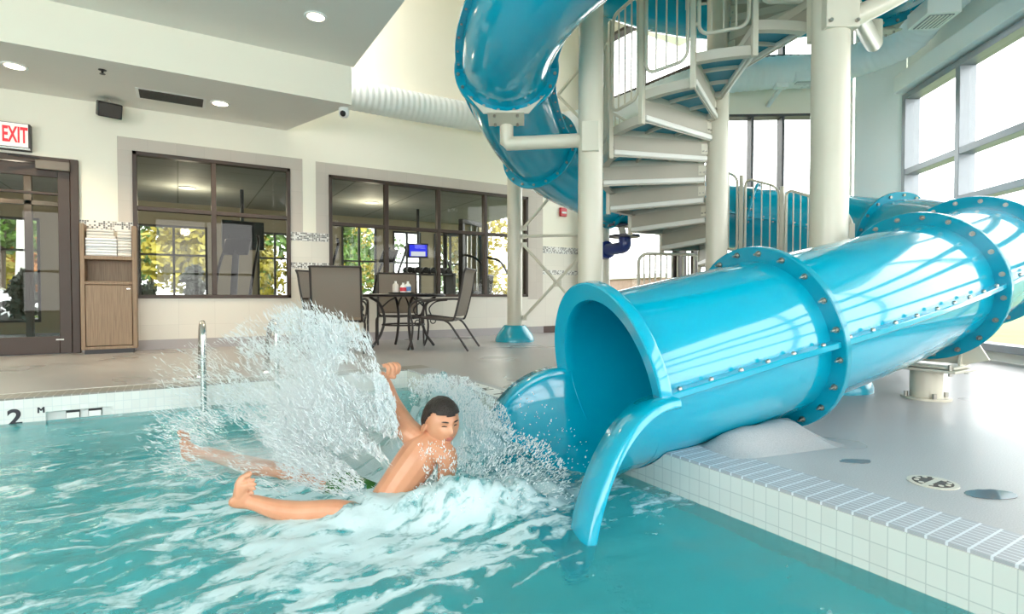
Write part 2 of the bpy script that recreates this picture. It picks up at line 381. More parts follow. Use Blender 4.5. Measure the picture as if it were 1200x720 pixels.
MB().box(lx0 + .1, lx1 - .09, WY, WY + .006, .18, 2.02).build('glass', 'tint_glass', d, smooth=0)
mb = MB(); mb.box(-1.335, -1.035, WY - .10, WY - .02, 2.07, 2.17); mb.build('door_closer', 'grille_slat', d, bevel=.008)
MB().bar((-1.30, WY - .09, 2.185), (-1.55, WY - .16, 2.185), .025, .012).build('closer_arm', 'dark_metal', d)
MB().box(-1.19, -1.12, WY - .026, WY - .02, .155, .17).build('door_sticker', 'paint_white', d, smooth=0)

# lowered soffit along the back wall, upper ceiling over the pool side
CZ1 = 2.922; CZ2 = 3.37; FY = 6.527
mb = MB(); mb.prism([(HX0, WY, CZ1), (1.28, WY, CZ1), (1.775, FY, CZ1), (HX0, FY, CZ1)], (0, 0, CZ2 - CZ1 + .05))
so = mb.build('ceiling_soffit', 'cream_paint', smooth=0); so.data.materials.append(MATS['ceiling_paint'])
for p in so.data.polygons:
    if p.normal.z < -.9: p.material_index = 1
struct(so)
mb = MB(); mb.box(HX0, 1.80, RY, FY, CZ2, CZ2 + .12); lc = mb.build('ceiling_low', 'ceiling_paint', smooth=0); struct(lc)
mb = MB(); mb.box(1.70, 1.80, RY, FY + .3, CZ2 + .12, CEIL); struct(mb.build('wall_bulkhead', 'cream_paint', smooth=0))
mb = MB(); mb.box(1.70, 9.2, RY, WY + .16, CEIL, CEIL + .15); struct(mb.build('ceiling_hall', 'hall_ceiling_paint', smooth=0))

# glazed walls: end, far, right. local frame along the wall
def glazed(name, wn, P, Q, holes, z1, mat, bars, label, fmat, fw=.05, proud=.06, dep=.14):
    P = V(P); Q = V(Q); u = (Q - P).normalized(); L = (Q - P).length; n = V((0, 0, 1)).cross(u)   # n points outdoors when walking clockwise
    if n.dot(V((3.0, 2.0, 0)) - P) > 0: n = -n
    mb = MB(); pt = lambda s, o, z: P + u * s + n * o + V((0, 0, z))
    def put(mb2):
        return lambda a, b, c, d: mb2.obox(pt((a + b) / 2, dep / 2 + .02, (c + d) / 2), u, n, (0, 0, 1), (b - a) / 2, dep / 2, (d - c) / 2)
    cells(mb, 0, L, 0, z1, holes, put(mb)); struct(mb.build(name, mat, smooth=0))
    for k, (h, (vs, hs)) in enumerate(zip(holes, bars)):
        r = thing('window_%d' % (wn + k), label[k], 'window', pt((h[0] + h[1]) / 2, .02, h[2])); del r['category']; struct(r)
        B = lambda a, b, c, d, o0, o1: MB().obox(pt((a + b) / 2, (o0 + o1) / 2, (c + d) / 2), u, n, (0, 0, 1), (b - a) / 2, (o1 - o0) / 2, (d - c) / 2)
        fr = MB()
        for a, b, c, dd in ((h[0], h[1], h[2], h[2] + fw), (h[0], h[1], h[3] - fw, h[3]), (h[0], h[0] + fw, h[2] + fw, h[3] - fw), (h[1] - fw, h[1], h[2] + fw, h[3] - fw)):
            fr.obox(pt((a + b) / 2, (.13 - proud) / 2 , (c + dd) / 2), u, n, (0, 0, 1), (b - a) / 2, (.13 + proud) / 2, (dd - c) / 2)
        fr.build('window_frame', fmat, r, bevel=.004)
        for x in vs: B(x - fw / 2, x + fw / 2, h[2] + fw, h[3] - fw, -proud + .002, .12).build('mullion', fmat, r, bevel=.004)
        for z in hs: B(h[0] + fw, h[1] - fw, z - fw / 2, z + fw / 2, -proud + .006, .118).build('transom', fmat, r, bevel=.004)
        ex = [h[0], *vs, h[1]]; ez = [h[2], *hs, h[3]]
        for a, b in zip(ex, ex[1:]):
            for c, dd in zip(ez, ez[1:]): B(a + .02, b - .02, c + .02, dd - .02, .05, .056).build('pane', 'clear_glass', r, smooth=0)
Lr = (RT1 - RT0).length
HZ = 3.27
glazed('wall_right', 10, RT0, RT1, [(.02, Lr - .5, .10, HZ)], CEIL, 'pale_lit_paint',
       [([1.10, 2.42, 3.7, 5.0, 6.3], [1.05, 1.73, 2.26])], ['grey framed tall glazing beside the big tube section'], 'window_grey', fw=.075, proud=.05)
u = RDIR; n = V((u.y, -u.x, 0)); n = -n if n.dot(V((3, 2, 0)) - RT0) < 0 else n
mb = MB(); mb.obox((RT0 + RT1) / 2 + n * .06 + V((0, 0, HZ + .14)), u, n, (0, 0, 1), Lr / 2, .08, .11); struct(mb.build('trim_header_right', 'pale_lit_paint', smooth=0, bevel=.005))
glazed('wall_corner', 20, FAR1, RT0, [], CEIL, 'pale_lit_paint', [], [], 'window_grey')
Lf = (FAR1 - FAR0).length
glazed('wall_far', 12, FAR0, FAR1, [(.06, Lf - .12, .10, 3.25), (.06, Lf - .1, 4.05, 5.2)], CEIL, 'cream_paint',
       [([.52, .95], [1.6]), ([.95], [])], ['dark framed glazing behind the spiral stair', 'high clerestory window above the white duct behind the stair'], 'dark_grey', fw=.035)
Le = (FAR0 - END0).length
def end_s(px):
    u = (FAR0 - END0).normalized(); d = ray(px, 300); lo, hi = 0.0, Le
    for _ in range(40):
        m = (lo + hi) / 2; q = END0 + u * m - EYE; x = 600 + F * q.dot(RT) / q.dot(FW)
        lo, hi = (m, hi) if x < px else (lo, m)
    return lo
s1 = end_s(793); s2 = end_s(813)
glazed('wall_end', 14, END0, FAR0, [(.25, s1, .10, 3.25), (s1 + .03, Le - .05, .10, 3.25), (.25, Le - .05, 4.05, 5.2)], CEIL, 'cream_paint',
       [([], []), ([s2], [1.56]), ([1.4], [])], ['wide clear end glazing beside the stair foot', 'dark framed narrow glazing next to the stair column', 'high clerestory window above the duct at the end wall'], 'bronze_frame', fw=.05)
# sides behind the viewpoint: big openings to daylight
mb = MB(); cells(mb, RY, WY, -1.4, CZ2, [(-2.8, 2.2, .3, 3.0)], lambda a, b, c, d_: mb.box(HX0 - .15, HX0, a, b, c, d_)); struct(mb.build('wall_left', 'cream_paint', smooth=0))
mb = MB(); cells(mb, HX0, RT1.x, -1.4, CEIL, [(-6.6, -3.9, .2, 3.0), (-3.6, -.9, .2, 3.0), (-.6, 2.1, .2, 3.0)], lambda a, b, c, d_: mb.box(a, b, RY - .15, RY, c, d_)); struct(mb.build('wall_rear', 'cream_paint', smooth=0))
for k, (a, b) in enumerate(((-6.6, -3.9), (-3.6, -.9), (-.6, 2.1))):
    w = MB(); m_ = (a + b) / 2
    for q in (a, m_ - .03, b - .06): w.box(q, q + .06, RY - .12, RY - .04, .2, 3.0)
    for z in (.2, 1.3, 2.94): w.box(a + .06, m_ - .03, RY - .12, RY - .04, z, z + .06).box(m_ + .03, b - .06, RY - .12, RY - .04, z, z + .06)
    struct(w.build('window_%d' % (30 + k), 'bronze_frame', smooth=0), 'brown framed window behind the viewpoint')

# deck with the pool opening; the slide tube is bedded in it, so the tube is cut out of deck and pool wall
MOUTH = cm(.445, 2.52, .262); F1 = cm(1.30, 2.83, .445)
AX = (F1 - MOUTH).normalized()
def cut(o):
    c = MB().cyl(MOUTH - AX * .9, F1 + AX * .35, .405, 64).build('cutter', None)
    m = o.modifiers.new('cut', 'BOOLEAN'); m.operation = 'DIFFERENCE'; m.object = c; m.solver = 'EXACT'
    bpy.context.view_layer.update()
    me = bpy.data.meshes.new_from_object(o.evaluated_get(bpy.context.evaluated_depsgraph_get()))
    o.modifiers.clear(); o.data = me
    bpy.data.objects.remove(c)
CW = .23
fl = MB().prism([(PX + CW, RY, -.25), (RT1.x, RY, -.25), (RT0.x, RT0.y, -.25), (FAR1.x, FAR1.y, -.25), (FAR0.x, FAR0.y, -.25), (END0.x, END0.y, -.25), (HX0, WY, -.25), (HX0, PY + CW, -.25), (PX + CW, PY + CW, -.25)], (0, 0, .25))
fo = fl.build('floor', 'deck_concrete', smooth=0); cut(fo); struct(fo, 'grey brown non-slip pool deck')
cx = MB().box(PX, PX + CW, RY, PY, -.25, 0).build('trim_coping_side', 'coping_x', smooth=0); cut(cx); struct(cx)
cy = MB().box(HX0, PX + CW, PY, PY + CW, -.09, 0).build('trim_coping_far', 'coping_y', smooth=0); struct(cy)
MB().box(HX0, PX, PY + CW, PY + CW + .012, 0, .0012).build('trim_grout', 'paint_white', smooth=0)['kind'] = 'structure'
# pool shell
TB = -.30
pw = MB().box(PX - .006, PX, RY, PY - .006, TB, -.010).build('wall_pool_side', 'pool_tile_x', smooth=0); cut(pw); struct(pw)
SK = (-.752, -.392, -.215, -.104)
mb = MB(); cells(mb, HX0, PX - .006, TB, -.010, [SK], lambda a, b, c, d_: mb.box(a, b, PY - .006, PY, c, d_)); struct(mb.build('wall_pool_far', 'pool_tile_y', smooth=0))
mb = MB().box(PX - .003, PX, RY, PY, -1.5, TB); mb.box(PX, PX + .1, RY, PY, -1.5, -.25); o = mb.build('wall_pool_side_plaster', 'pool_plaster', smooth=0); struct(o)
mb = MB(); cells(mb, HX0, PX, -1.5, -.25, [SK], lambda a, b, c, d_: mb.box(a, b, PY, PY + .1, c, d_)); o = mb.build('wall_pool_far_plaster', 'pool_plaster', smooth=0); struct(o)
struct(MB().box(HX0, PX, RY, PY, -1.4, -1.3).build('floor_pool', 'pool_plaster', smooth=0))
sk = thing('skimmer_niche', 'white pool wall skimmer recess with two slots near the depth mark', 'skimmer', (-.57, PY, -.2)); sk['kind'] = 'structure'
mb = MB().box(SK[0], SK[1], PY + .05, PY + .055, SK[2], SK[3]); mb.box(SK[0], SK[1], PY - .004, PY + .05, SK[3], SK[3] + .004); mb.box(SK[0] - .004, SK[0], PY - .004, PY + .05, SK[2], SK[3]); mb.box(SK[1], SK[1] + .004, PY - .004, PY + .05, SK[2], SK[3])
mb.build('niche', 'white_plastic', sk, smooth=0)
for a in (-.655, -.535):
    MB().box(a, a + .075, PY + .044, PY + .05, -.165, -.115).build('slot', 'black_plastic', sk, smooth=0)
    MB().obox((a + .0375, PY + .037, -.148), (1, 0, 0), (0, 1, -.3), (0, .3, 1), .034, .006, .018).build('flap', 'white_plastic', sk, smooth=0)
# concrete hump along the slide tube
hp = []
def hump_side(sg, h0, out, t0, t1, name):
    hp = []
    s = V((AX.y, -AX.x, 0)).normalized(); s = -s if (s.y > 0) == (sg > 0) else s
    for k in range(17):
        t = t0 + (t1 - t0) * k / 16; p = MOUTH.lerp(F1, t); zc = p.z; p.z = 0; ring = []
        fade = min(1, (k + .01) / 3) * (1 - max(0, (k - 13) / 3.2))
        for j in range(11):
            o = .10 + (out - .10) * j / 10
            pr = h0 * fade * (1 - sstep_(.26, out, o)) - .003 * (j == 10)
            tu = zc - sqrt(max(0, .413 ** 2 - o * o)) if o < .413 else 9
            ring.append(p + s * o + V((0, 0, max(-.02, min(pr, tu)))))
        ring += [p + s * out + V((0, 0, -.03)), p + s * .10 + V((0, 0, -.03))]
        hp.append(ring)
    return MB().ring_sweep(hp).build(name, 'deck_concrete', smooth=60)
def sstep_(a, b, x):
    t = max(0, min(1, (x - a) / (b - a))); return t * t * (3 - 2 * t)
struct(hump_side(1, .085, .50, .34, 1.02, 'trim_slide_hump'), 'low concrete ramp hugging the slide tube')
# depth marks and deck tiles
def mark(name, body, size, org, xd, yd, label, bold=.006, sx=1.0, mat='marker_black', depth=.0015):
    o = text_mesh(name, body, mat, size, org, xd, yd, depth=depth, bold=bold, sx=sx); tag(o, label, 'depth mark'); return o
mark('depth_numeral', '2', .145, (-.905, PY - .0075, -.128), (1, 0, 0), (0, 0, 1), 'black numeral 2 on the far pool wall tiles', bold=.004, sx=1.05)
mark('depth_letter', 'M', .05, (-.785 + .01, PY - .0075, -.09), (1, 0, 0), (0, 0, 1), 'small black letter M beside the 2 on the pool tiles', bold=-.0022, depth=.0005)
for (ch, yy, lab) in (('1', 3.37, 'black numeral 1 on the side pool wall above the splash'), ('4', 3.21, 'black numeral 4 next to the 1 on the side pool wall'), ('M', 2.99, 'black letter M on the side pool wall by the slide mouth')):
    mark('depth_numeral' if ch != 'M' else 'depth_letter', ch, .115 if ch != 'M' else .06, (PX - .0075, yy, -.125 if ch != 'M' else -.095), (0, -1, 0), (0, 0, 1), lab, bold=.003)
for k, ch in enumerate(('S', 'H', 'L', 'T')):
    y0 = 3.63 - k * .19
    t = thing('marker_tile', 'white deck tile lettered %s at the pool edge beside the slide' % ch, 'tile', (1.835, y0 - .085, 0), group='lettered deck tiles')
    MB().box(1.765, 1.915, y0 - .17, y0, 0, .003).build('tile', 'paint_white', t, smooth=0)
    text_mesh('letter', ch, 'marker_black', .13, (1.84, y0 - .085, .0035), (0, 1, 0), (-1, 0, 0), t, depth=.0006, bold=.003)
# ================================================================== WATER SLIDE
ZT = [(0, 1.20), (20, 1.27), (60, 1.62), (110, 2.04), (141, 2.31), (180, 2.74), (225, 3.05), (270, 3.28), (330, 3.68), (380, 4.0), (450, 4.58), (520, 5.2)]
def zat(d):
    for (a, za), (b, zb) in zip(ZT, ZT[1:]):
        if d <= b: return za + (zb - za) * (d - a) / (b - a)
ctl = [tuple(MOUTH), tuple(MOUTH.lerp(F1, .5)), tuple(F1), tuple(cm(1.95, 3.13, .58)), tuple(cm(2.60, 3.50, .72)), tuple(cm(3.32, 3.95, .90)), tuple(cm(3.82, 4.52, 1.05)), tuple(cm(4.02, 5.12, 1.17))]
NB = len(ctl)
degs = list(range(20, 511, 14))
def bulge(d):
    m = (d % 360 - 78) / 62
    return 2.05 + .22 * math.exp(-m ** 4) - (.27 * math.exp(-((d - 350) / 26) ** 4) if d > 250 else 0)
ctl += [tuple(hel(d, zat(d), bulge(d))) for d in degs]
K = 6
PATH = crom(ctl, K)
def idx_deg(d): return (NB + (d - 20) / 14) * K
def frame(i):
    i = max(0, min(len(PATH) - 1, i)); lo = int(i); f = i - lo
    p = PATH[lo] if f < 1e-6 else PATH[lo].lerp(PATH[lo + 1], f)
    t = (PATH[min(lo + 1, len(PATH) - 1)] - PATH[max(lo - 1, 0)]).normalized()
    r = t.cross(V((0, 0, 1))).normalized(); return p, t, r, r.cross(t)
R_OUT = .402; R_IN = .388
slide = thing('water_slide', 'turquoise spiral tube slide with bolted flanges emptying into the pool', 'water slide', (MOUTH.x, MOUTH.y, 0))
def tube_sec(a, b, name='tube_section'):
    n = 56; st = [a + (b - a) * k / max(2, int((b - a) * 1.5)) for k in range(max(2, int((b - a) * 1.5)) + 1)]
    mb = MB(); ro = []; ri = []
    for i in st:
        p, t, r, u = frame(i)
        ro.append([p + (r * cos(2 * pi * k / n) + u * sin(2 * pi * k / n)) * R_OUT for k in range(n)])
        ri.append([p + (r * cos(2 * pi * k / n) + u * sin(2 * pi * k / n)) * R_IN for k in range(n)])
    mb.ring_sweep(ro, cap=False); mb.ring_sweep([list(reversed(q)) for q in ri], cap=False)
    m = len(st)
    for e in (0, m - 1):
        for k in range(n):
            k2 = (k + 1) % n
            mb.f.append((e * n + k, e * n + k2, m * n + e * n + (n - 1 - k2), m * n + e * n + (n - 1 - k)))
    return mb.build(name, 'slide_blue', slide, smooth=50)
def ring_flange(i, ro=.476, th=.034, full=True, name='flange'):
    p, t, r, u = frame(i); n = 64
    prof = [(R_OUT - .006, -th / 2), (ro - .004, -th / 2), (ro, -th / 2 + .004), (ro, th / 2 - .004), (ro - .004, th / 2), (R_OUT - .006, th / 2)]
    rings = [[p + t * z + (r * cos(2 * pi * k / n) + u * sin(2 * pi * k / n)) * q for q, z in prof] for k in range(n)]
    return MB().ring_sweep(rings, cap=False, closed=True).build(name, 'slide_flange_blue', slide)
def bolt_mesh():
    mb = MB().cyl((0, 0, -.006), (0, 0, .004), .0145, 14); mb.cyl((0, 0, .004), (0, 0, .014), .0105, 6); mb.cyl((0, 0, .014), (0, 0, .030), .0055, 8)
    o = mb.build('bolt', 'bolt_steel', None, smooth=30); me = o.data; bpy.data.objects.remove(o); return me
BOLT = bolt_mesh()
def cap_mesh():
    o = MB().lathe([(.001, -.004), (.0105, -.004), (.0105, .003), (.0085, .007), (.004, .0095), (.001, .010)], (0, 0, 0), 12).build('bolt', 'bolt_steel', None, smooth=40); me = o.data; bpy.data.objects.remove(o); return me
CAP = cap_mesh()
def put_bolt(parent, pos, ax, me=None):
    o = bpy.data.objects.new('bolt', me or BOLT); COL.objects.link(o)
    o.parent = parent; q = V(ax).normalized().to_track_quat('Z', 'Y')
    o.matrix_local = Matrix.Translation(pos) @ q.to_matrix().to_4x4(); return o
def ring_bolts(fl, i, n=20, both=False, sign=-1, single=True):
    p, t, r, u = frame(i); out = MB()
    for k in range(n):
        a = 2 * pi * (k + .5) / n; c = p + (r * cos(a) + u * sin(a)) * .443
        for s in ((-1, 1) if both else (sign,)):
            q = c + t * s * .020
            if single: put_bolt(fl, q, t * s)
            else: out.cyl(q - t * s * .004, q + t * s * .012, .014, 10)
    if not single: out.build('bolt', 'bolt_steel', fl)['kind'] = 'stuff'
secs = [0, 2 * K, 4 * K, 5 * K] + [idx_deg(d) for d in (20, 62, 106, 143, 180, 226, 275, 325, 383, 425, 470)]
for a, b in zip(secs, secs[1:]): tube_sec(a, b)
for k, i in enumerate(secs[1:-1]):
    f = ring_flange(i)
    if k in (0, 1): ring_bolts(f, i, 20, sign=-1)                 # the two big near joints: each bolt its own piece
    elif k == 2: ring_bolts(f, i, 20, sign=-1)
    elif k == 7: ring_bolts(f, i, 20, sign=1, single=False)
    else: ring_bolts(f, i, 18, both=True, single=False)
# longitudinal joints of the tube halves
near_bolts = 0
for k, (a, b) in enumerate(zip(secs, secs[1:])):
    for side in (-1, 1):
        n = max(3, int((b - a) * 1.5)); rings = []
        for j in range(n + 1):
            i = a + (b - a) * j / n
            if j == 0: i = a + .12
            if j == n: i = b - .12
            p, t, r, u = frame(i); r = r * side
            rings.append([p + r * q + u * z for q, z in ((R_OUT - .006, -.014), (R_OUT + .050, -.014), (R_OUT + .054, -.010), (R_OUT + .054, .010), (R_OUT + .050, .014), (R_OUT - .006, .014))])
        s = MB().ring_sweep(rings).build('seam_flange', 'slide_blue', slide)
        p0, t0, r0, u0 = frame((a + b) / 2); vis = (p0 + r0 * side * .4 - EYE).length < (p0 - EYE).length
        if vis and k < 9:
            L = sum((frame(a + (b - a) * (j + 1) / 20)[0] - frame(a + (b - a) * j / 20)[0]).length for j in range(20)); m = max(3, int(L / .15)); mb = MB()
            for j in range(m):
                p, t, r, u = frame(a + (b - a) * (j + .5) / m); q = p + r * side * (R_OUT + .03)
                if k < 3: put_bolt(s, q + u * .016, u, CAP)
                else: mb.cyl(q - u * .02, q + u * .026, .010, 8)
            if k >= 3: mb.build('bolt', 'bolt_steel', s)['kind'] = 'stuff'
# mouth: flared half ring over the opening
p, t, r, u = frame(0); n = 40; rings = []
prof = [(.386, .03), (.386, -.012), (.392, -.022), (.468, -.040), (.475, -.036), (.476, .006), (.472, .014), (.408, .03)]
for k in range(n + 1):
    a = pi * k / n; rings.append([p + t * z + (r * cos(a) + u * sin(a)) * q for q, z in prof])
MB().ring_sweep(rings).build('mouth_ring', 'slide_blue', slide, smooth=40)
# open run-out flume
th = -AX; hz = V((th.x, th.y, 0)).normalized(); sd = V((0, 0, 1)).cross(hz)
N = 32; M_ = 36; LEN = .52; S0 = -.13; SL = AX.z / sqrt(AX.x ** 2 + AX.y ** 2)
def flume(off, zdrop=0.0):
    out = []
    for k in range(N + 1):
        s = S0 + (LEN - S0) * k / N; q = max(0, min(1, s / .46))
        zr = .262 - .62 * (1 - sqrt(max(0, 1 - q ** 2.1))) - min(0, s) * SL
        zr = max(zr, -.34)
        zb = -.130 - .10 * max(0, s) / .4 - min(0, s) * SL - (.014 if off else 0)
        w = .392 + .134 * q ** 1.2 + off
        row = []
        for j in range(M_ + 1):
            fi = -pi / 2 + pi * j / M_
            row.append(MOUTH + hz * s + sd * (w * sin(fi)) + V((0, 0, -MOUTH.z + (zb + (max(zr, zb - .10 * q + .004) - zb) * (1 - cos(fi))))))
        out.append(row)
    return out
I_ = flume(0); O_ = flume(.011)
mb = MB(); W_ = M_ + 1
for G in (I_, O_):
    b = len(mb.v); mb.v += [tuple(x) for row in G for x in row]
    for k in range(N):
        for j in range(M_): mb.f.append((b + k * W_ + j, b + k * W_ + j + 1, b + (k + 1) * W_ + j + 1, b + (k + 1) * W_ + j))
b2 = len(I_) * W_
for k in range(N):
    for j in (0, M_): mb.f.append((k * W_ + j, (k + 1) * W_ + j, b2 + (k + 1) * W_ + j, b2 + k * W_ + j))
for k in (0, N):
    for j in range(M_): mb.f.append((k * W_ + j, k * W_ + j + 1, b2 + k * W_ + j + 1, b2 + k * W_ + j))
mb.build('exit_flume', 'slide_blue', slide, smooth=50)
for e, sg in ((0, -1), (M_, 1)):
    rings = []
    for k in range(int(N * .2), N + 1):
        c = I_[k][e]; a = I_[min(k + 1, N)][e] - I_[max(k - 1, 0)][e]; a.normalize(); up = sd.cross(a) ; up = up if up.z > 0 or abs(up.z) < .3 and up.dot(hz) > 0 else -up
        o_ = sd * sg
        rings.append([c + o_ * x + up * z for x, z in ((-.004, -.022), (-.004, .004), (.004, .012), (.128, .012), (.136, .004), (.136, -.020), (.128, -.026))])
    MB().ring_sweep(rings).build('flume_rim', 'slide_blue', slide, smooth=50)

# ------------------------------------------------------------------ posts that carry it
def cone(mb, c): return mb.lathe([(.285, 0), (.285, .03), (.27, .07), (.235, .13), (.19, .19), (.165, .225), (.150, .235), (.112, .235)], c)
def post(loc, top, label, base=True, r=.11):
    t = thing('support_post', label, 'post', loc, group=None)
    MB().cyl(loc, (loc[0], loc[1], top), r, 32).build('pole', 'beige_metal', t)
    if base: cone(MB(), loc).build('base_cone', 'cone_teal', t, smooth=60)
    return t
CA = cm(.70, 4.88); CB = cm(.04, 7.93); CD = cm(2.244, 3.87); CE = cm(1.255, 7.62)
pA = post(CA, 5.6, 'beige round post with a pipe arm holding the upper slide coil')
pB = post(CB, 5.4, 'beige round post on a teal cone in front of the second window')
pD = post(CD, 5.6, 'thick beige round post rising behind the big lower slide tube', r=.122)
pE = post(CE, 5.4, 'slim beige post behind the pipe arm post carrying the navy pipe')
# A: box clamp, elbow arm, saddle under the coil joint
f6p, f6t, f6r, f6u = frame(secs[8])
e1 = V((f6p.x, f6p.y, 2.05)); a1 = V((CA.x, CA.y, 2.05)); dr = (e1 - a1).normalized()
MB().obox(a1, dr, V((0, 0, 1)).cross(dr), (0, 0, 1), .075, .135, .13).build('clamp_box', 'beige_metal', pA, bevel=.006)
MB().tube([a1 + dr * .07, e1 - dr * .0, e1 + V((0, 0, .001)), e1 + V((0, 0, .20))], .062, 20).build('arm', 'beige_metal', pA, smooth=60)
def saddle(parent, i, drop=.09):
    p, t, r, u = frame(i); b = p - u * .40
    mb = MB()
    poly = []
    for k in range(9):
        a = radians(-140 + 100 * k / 8); poly.append(p + (r * cos(a) + u * sin(a)) * .452 + t * .024)
    poly += [p + r * .20 - u * (.46 + drop * .5) + t * .024, p - r * .20 - u * (.46 + drop * .5) + t * .024]
    mb.prism(poly, t * .012); mb.build('saddle_plate', 'beige_metal', parent)
    c = p - u * (.476 + drop)
    MB().obox(c, r, t, u, .16, .11, .008).build('cap_plate', 'beige_metal', parent, bevel=.003)
    for s in (-1, 1): MB().obox(c + r * s * .13 + u * drop * .5 + t * .05, r, t, u, .008, .06, drop * .55).build('gusset', 'beige_metal', parent)
    mb = MB()
    for s in (-1, 1):
        for q in (-1, 1): MB().cyl(c + r * s * .10 + t * q * .07 - u * .03, c + r * s * .10 + t * q * .07 + u * .025, .012, 8).build('fixing', 'bolt_steel', parent)
    return c
saddle(pA, secs[8], .03)
# D: clamp with two arms
a2 = V((CD.x, CD.y, 2.69)) + RT * .010
MB().obox(a2, RT, FW, (0, 0, 1), .114, .13, .20).build('clamp_box', 'beige_metal', pD, bevel=.006)
MB().tube([atd(972, 35, 3.80), atd(1030, 6, 3.78), atd(1090, -26, 3.95)], .068, 20).build('arm', 'beige_metal', pD, smooth=60)
mb = MB()
for sx_ in (-1, 1):
    for sz in (-1, 1): MB().cyl(a2 + RT * sx_ * .09 + V((0, 0, sz * .16)) - FW * .13, a2 + RT * sx_ * .09 + V((0, 0, sz * .16)) - FW * .15, .013, 8).build('fixing', 'bolt_steel', pD)
sp_, st_, sr_, su_ = frame(secs[12])
e2 = atd(1024, 52, 4.95); a3 = V((CD.x, CD.y, e2.z))
MB().tube([a3, e2, e2 + V((0, 0, .001)), e2 + V((0, 0, .20))], .068, 20).build('arm', 'beige_metal', pD, smooth=60)
saddle(pD, secs[12], .05)
# B-E cross bracing
def rod(parent, p, q, r=.022):
    MB().cyl(p, q, r, 10).build('brace_rod', 'beige_metal', parent)
wB = V((CB.x, CB.y, 0)); wE = V((CE.x, CE.y, 0)); dBE = (wE - wB).normalized(); nB = wB + dBE * .13; nE = wE - dBE * .13
br = thing('cross_brace', 'beige X shaped rod bracing between the two slim posts', 'brace', (wB + wE) / 2)
Z_ = lambda p, z: V((p.x, p.y, z))
rod(br, Z_(nB, 1.52), Z_(nE, 1.52)); rod(br, Z_(nB, 1.40), Z_(nE, .28)); rod(br, Z_(nB, .34), Z_(nE, 1.40)); rod(br, Z_(nB, 1.64), Z_(nE, 2.75)); rod(br, Z_(nB, 2.75), Z_(nE, 1.66)); rod(br, Z_(nB, 2.86), Z_(nE, 2.86)); rod(br, Z_(nB, 2.96), Z_(nE, 4.05)); rod(br, Z_(nB, 4.05), Z_(nE, 2.96))
for z in (1.64, 1.52, 1.40, .34):
    MB().obox(Z_(nB, z) - dBE * .0, dBE, dBE.cross(V((0, 0, 1))), (0, 0, 1), .05, .008, .035).build('brace_lug', 'beige_metal', br)
MB().obox(Z_((nB + nE) / 2, .84), dBE, dBE.cross(V((0, 0, 1))), (0, 0, 1), .06, .01, .05).build('centre_plate', 'beige_metal', br)
# navy water feed pipe on the slim post
wp = thing('feed_pipe', 'navy blue pipe elbow with a round flange under the slide', 'pipe', cm(1.30, 7.4, 1.3))
q0 = cm(1.30, 7.42, 1.29); q1 = cm(1.475, 7.15, 1.295)
MB().tube(crom([q0, q0.lerp(q1, .6), q1 + V((0, 0, .02)), q1 + V((0, 0, .13))], 6), .08, 18).build('elbow', 'navy_pipe', wp)
MB().cyl(V((CE.x, CE.y, 1.27)).lerp(q0, .5), q0, .12, 24).build('collar', 'navy_pipe', wp)
MB().cyl(q1 + V((0, 0, .13)), q1 + V((0, 0, .16)), .20, 28).build('round_flange', 'navy_dark', wp)
MB().cyl(q1 + V((-.02, 0, .16)), q1 + V((-.06, 0, .27)), .045, 16).build('riser_neck', 'stair_metal', wp)
MB().obox(q1 + V((-.09, 0, .28)), RT, FW, (0, 0, 1), .14, .1, .012).build('top_plate', 'navy_dark', wp)

# pedestal under the second flange
i2 = secs[2]; p, t, r, u = frame(i2); c = V((p.x, p.y, 0)) + RT * .07 - V((0, 0, 0))
ped = thing('slide_pedestal', 'short beige pedestal with bolted saddle under the big tube flange', 'pedestal', c)
MB().cyl(c, c + V((0, 0, .014)), .135, 30).build('base_plate', 'beige_metal', ped)
MB().cyl(c + V((0, 0, .014)), c + V((0, 0, .19)), .088, 32).build('stub', 'beige_metal', ped)
hx = V((r.x, r.y, 0)).normalized(); hy = V((t.x, t.y, 0)).normalized()
MB().obox(c + V((0, 0, .198)), hx, hy, (0, 0, 1), .21, .15, .008).build('top_plate', 'beige_metal', ped, bevel=.003)
MB().obox(c + V((0, 0, .218)), hx, hy, (0, 0, 1), .19, .11, .008).build('shim_plate', 'beige_metal', ped, bevel=.003)
poly = []
for k in range(9):
    a = radians(-130 + 80 * k / 8); poly.append(p + (r * cos(a) + u * sin(a)) * .437 + t * .019)
poly += [p + r * .34 - u * .46 + t * .019, p + r * .22 - u * .50 + t * .019, p - r * .22 - u * .50 + t * .019, p - r * .34 - u * .46 + t * .019]
MB().prism(poly, t * .014).build('saddle_plate', 'beige_metal', ped)
for s in (-1, 1):
    q = c + hx * s * .16 + V((0, 0, .206))
    MB().prism([q + hy * .02, q + hy * .10, q + hy * .10 + V((0, 0, .06)), q + hy * .07 + V((0, 0, .10)), q + hy * .04 + V((0, 0, .10)), q + hy * .02 + V((0, 0, .06))], hx * .012).build('lug', 'beige_metal', ped)
for k in range(4):
    a = pi / 4 + k * pi / 2; q = c + hx * .112 * cos(a) + hy * .112 * sin(a)
    MB().cyl(q + V((0, 0, .01)), q + V((0, 0, .045)), .013, 8).build('anchor_bolt', 'bolt_steel', ped)
    q = c + hx * .17 * (1 if k % 2 else -1) + hy * .11 * (1 if k < 2 else -1)
    MB().cyl(q + V((0, 0, .17)), q + V((0, 0, .24)), .011, 8).build('plate_bolt', 'bolt_steel', ped)

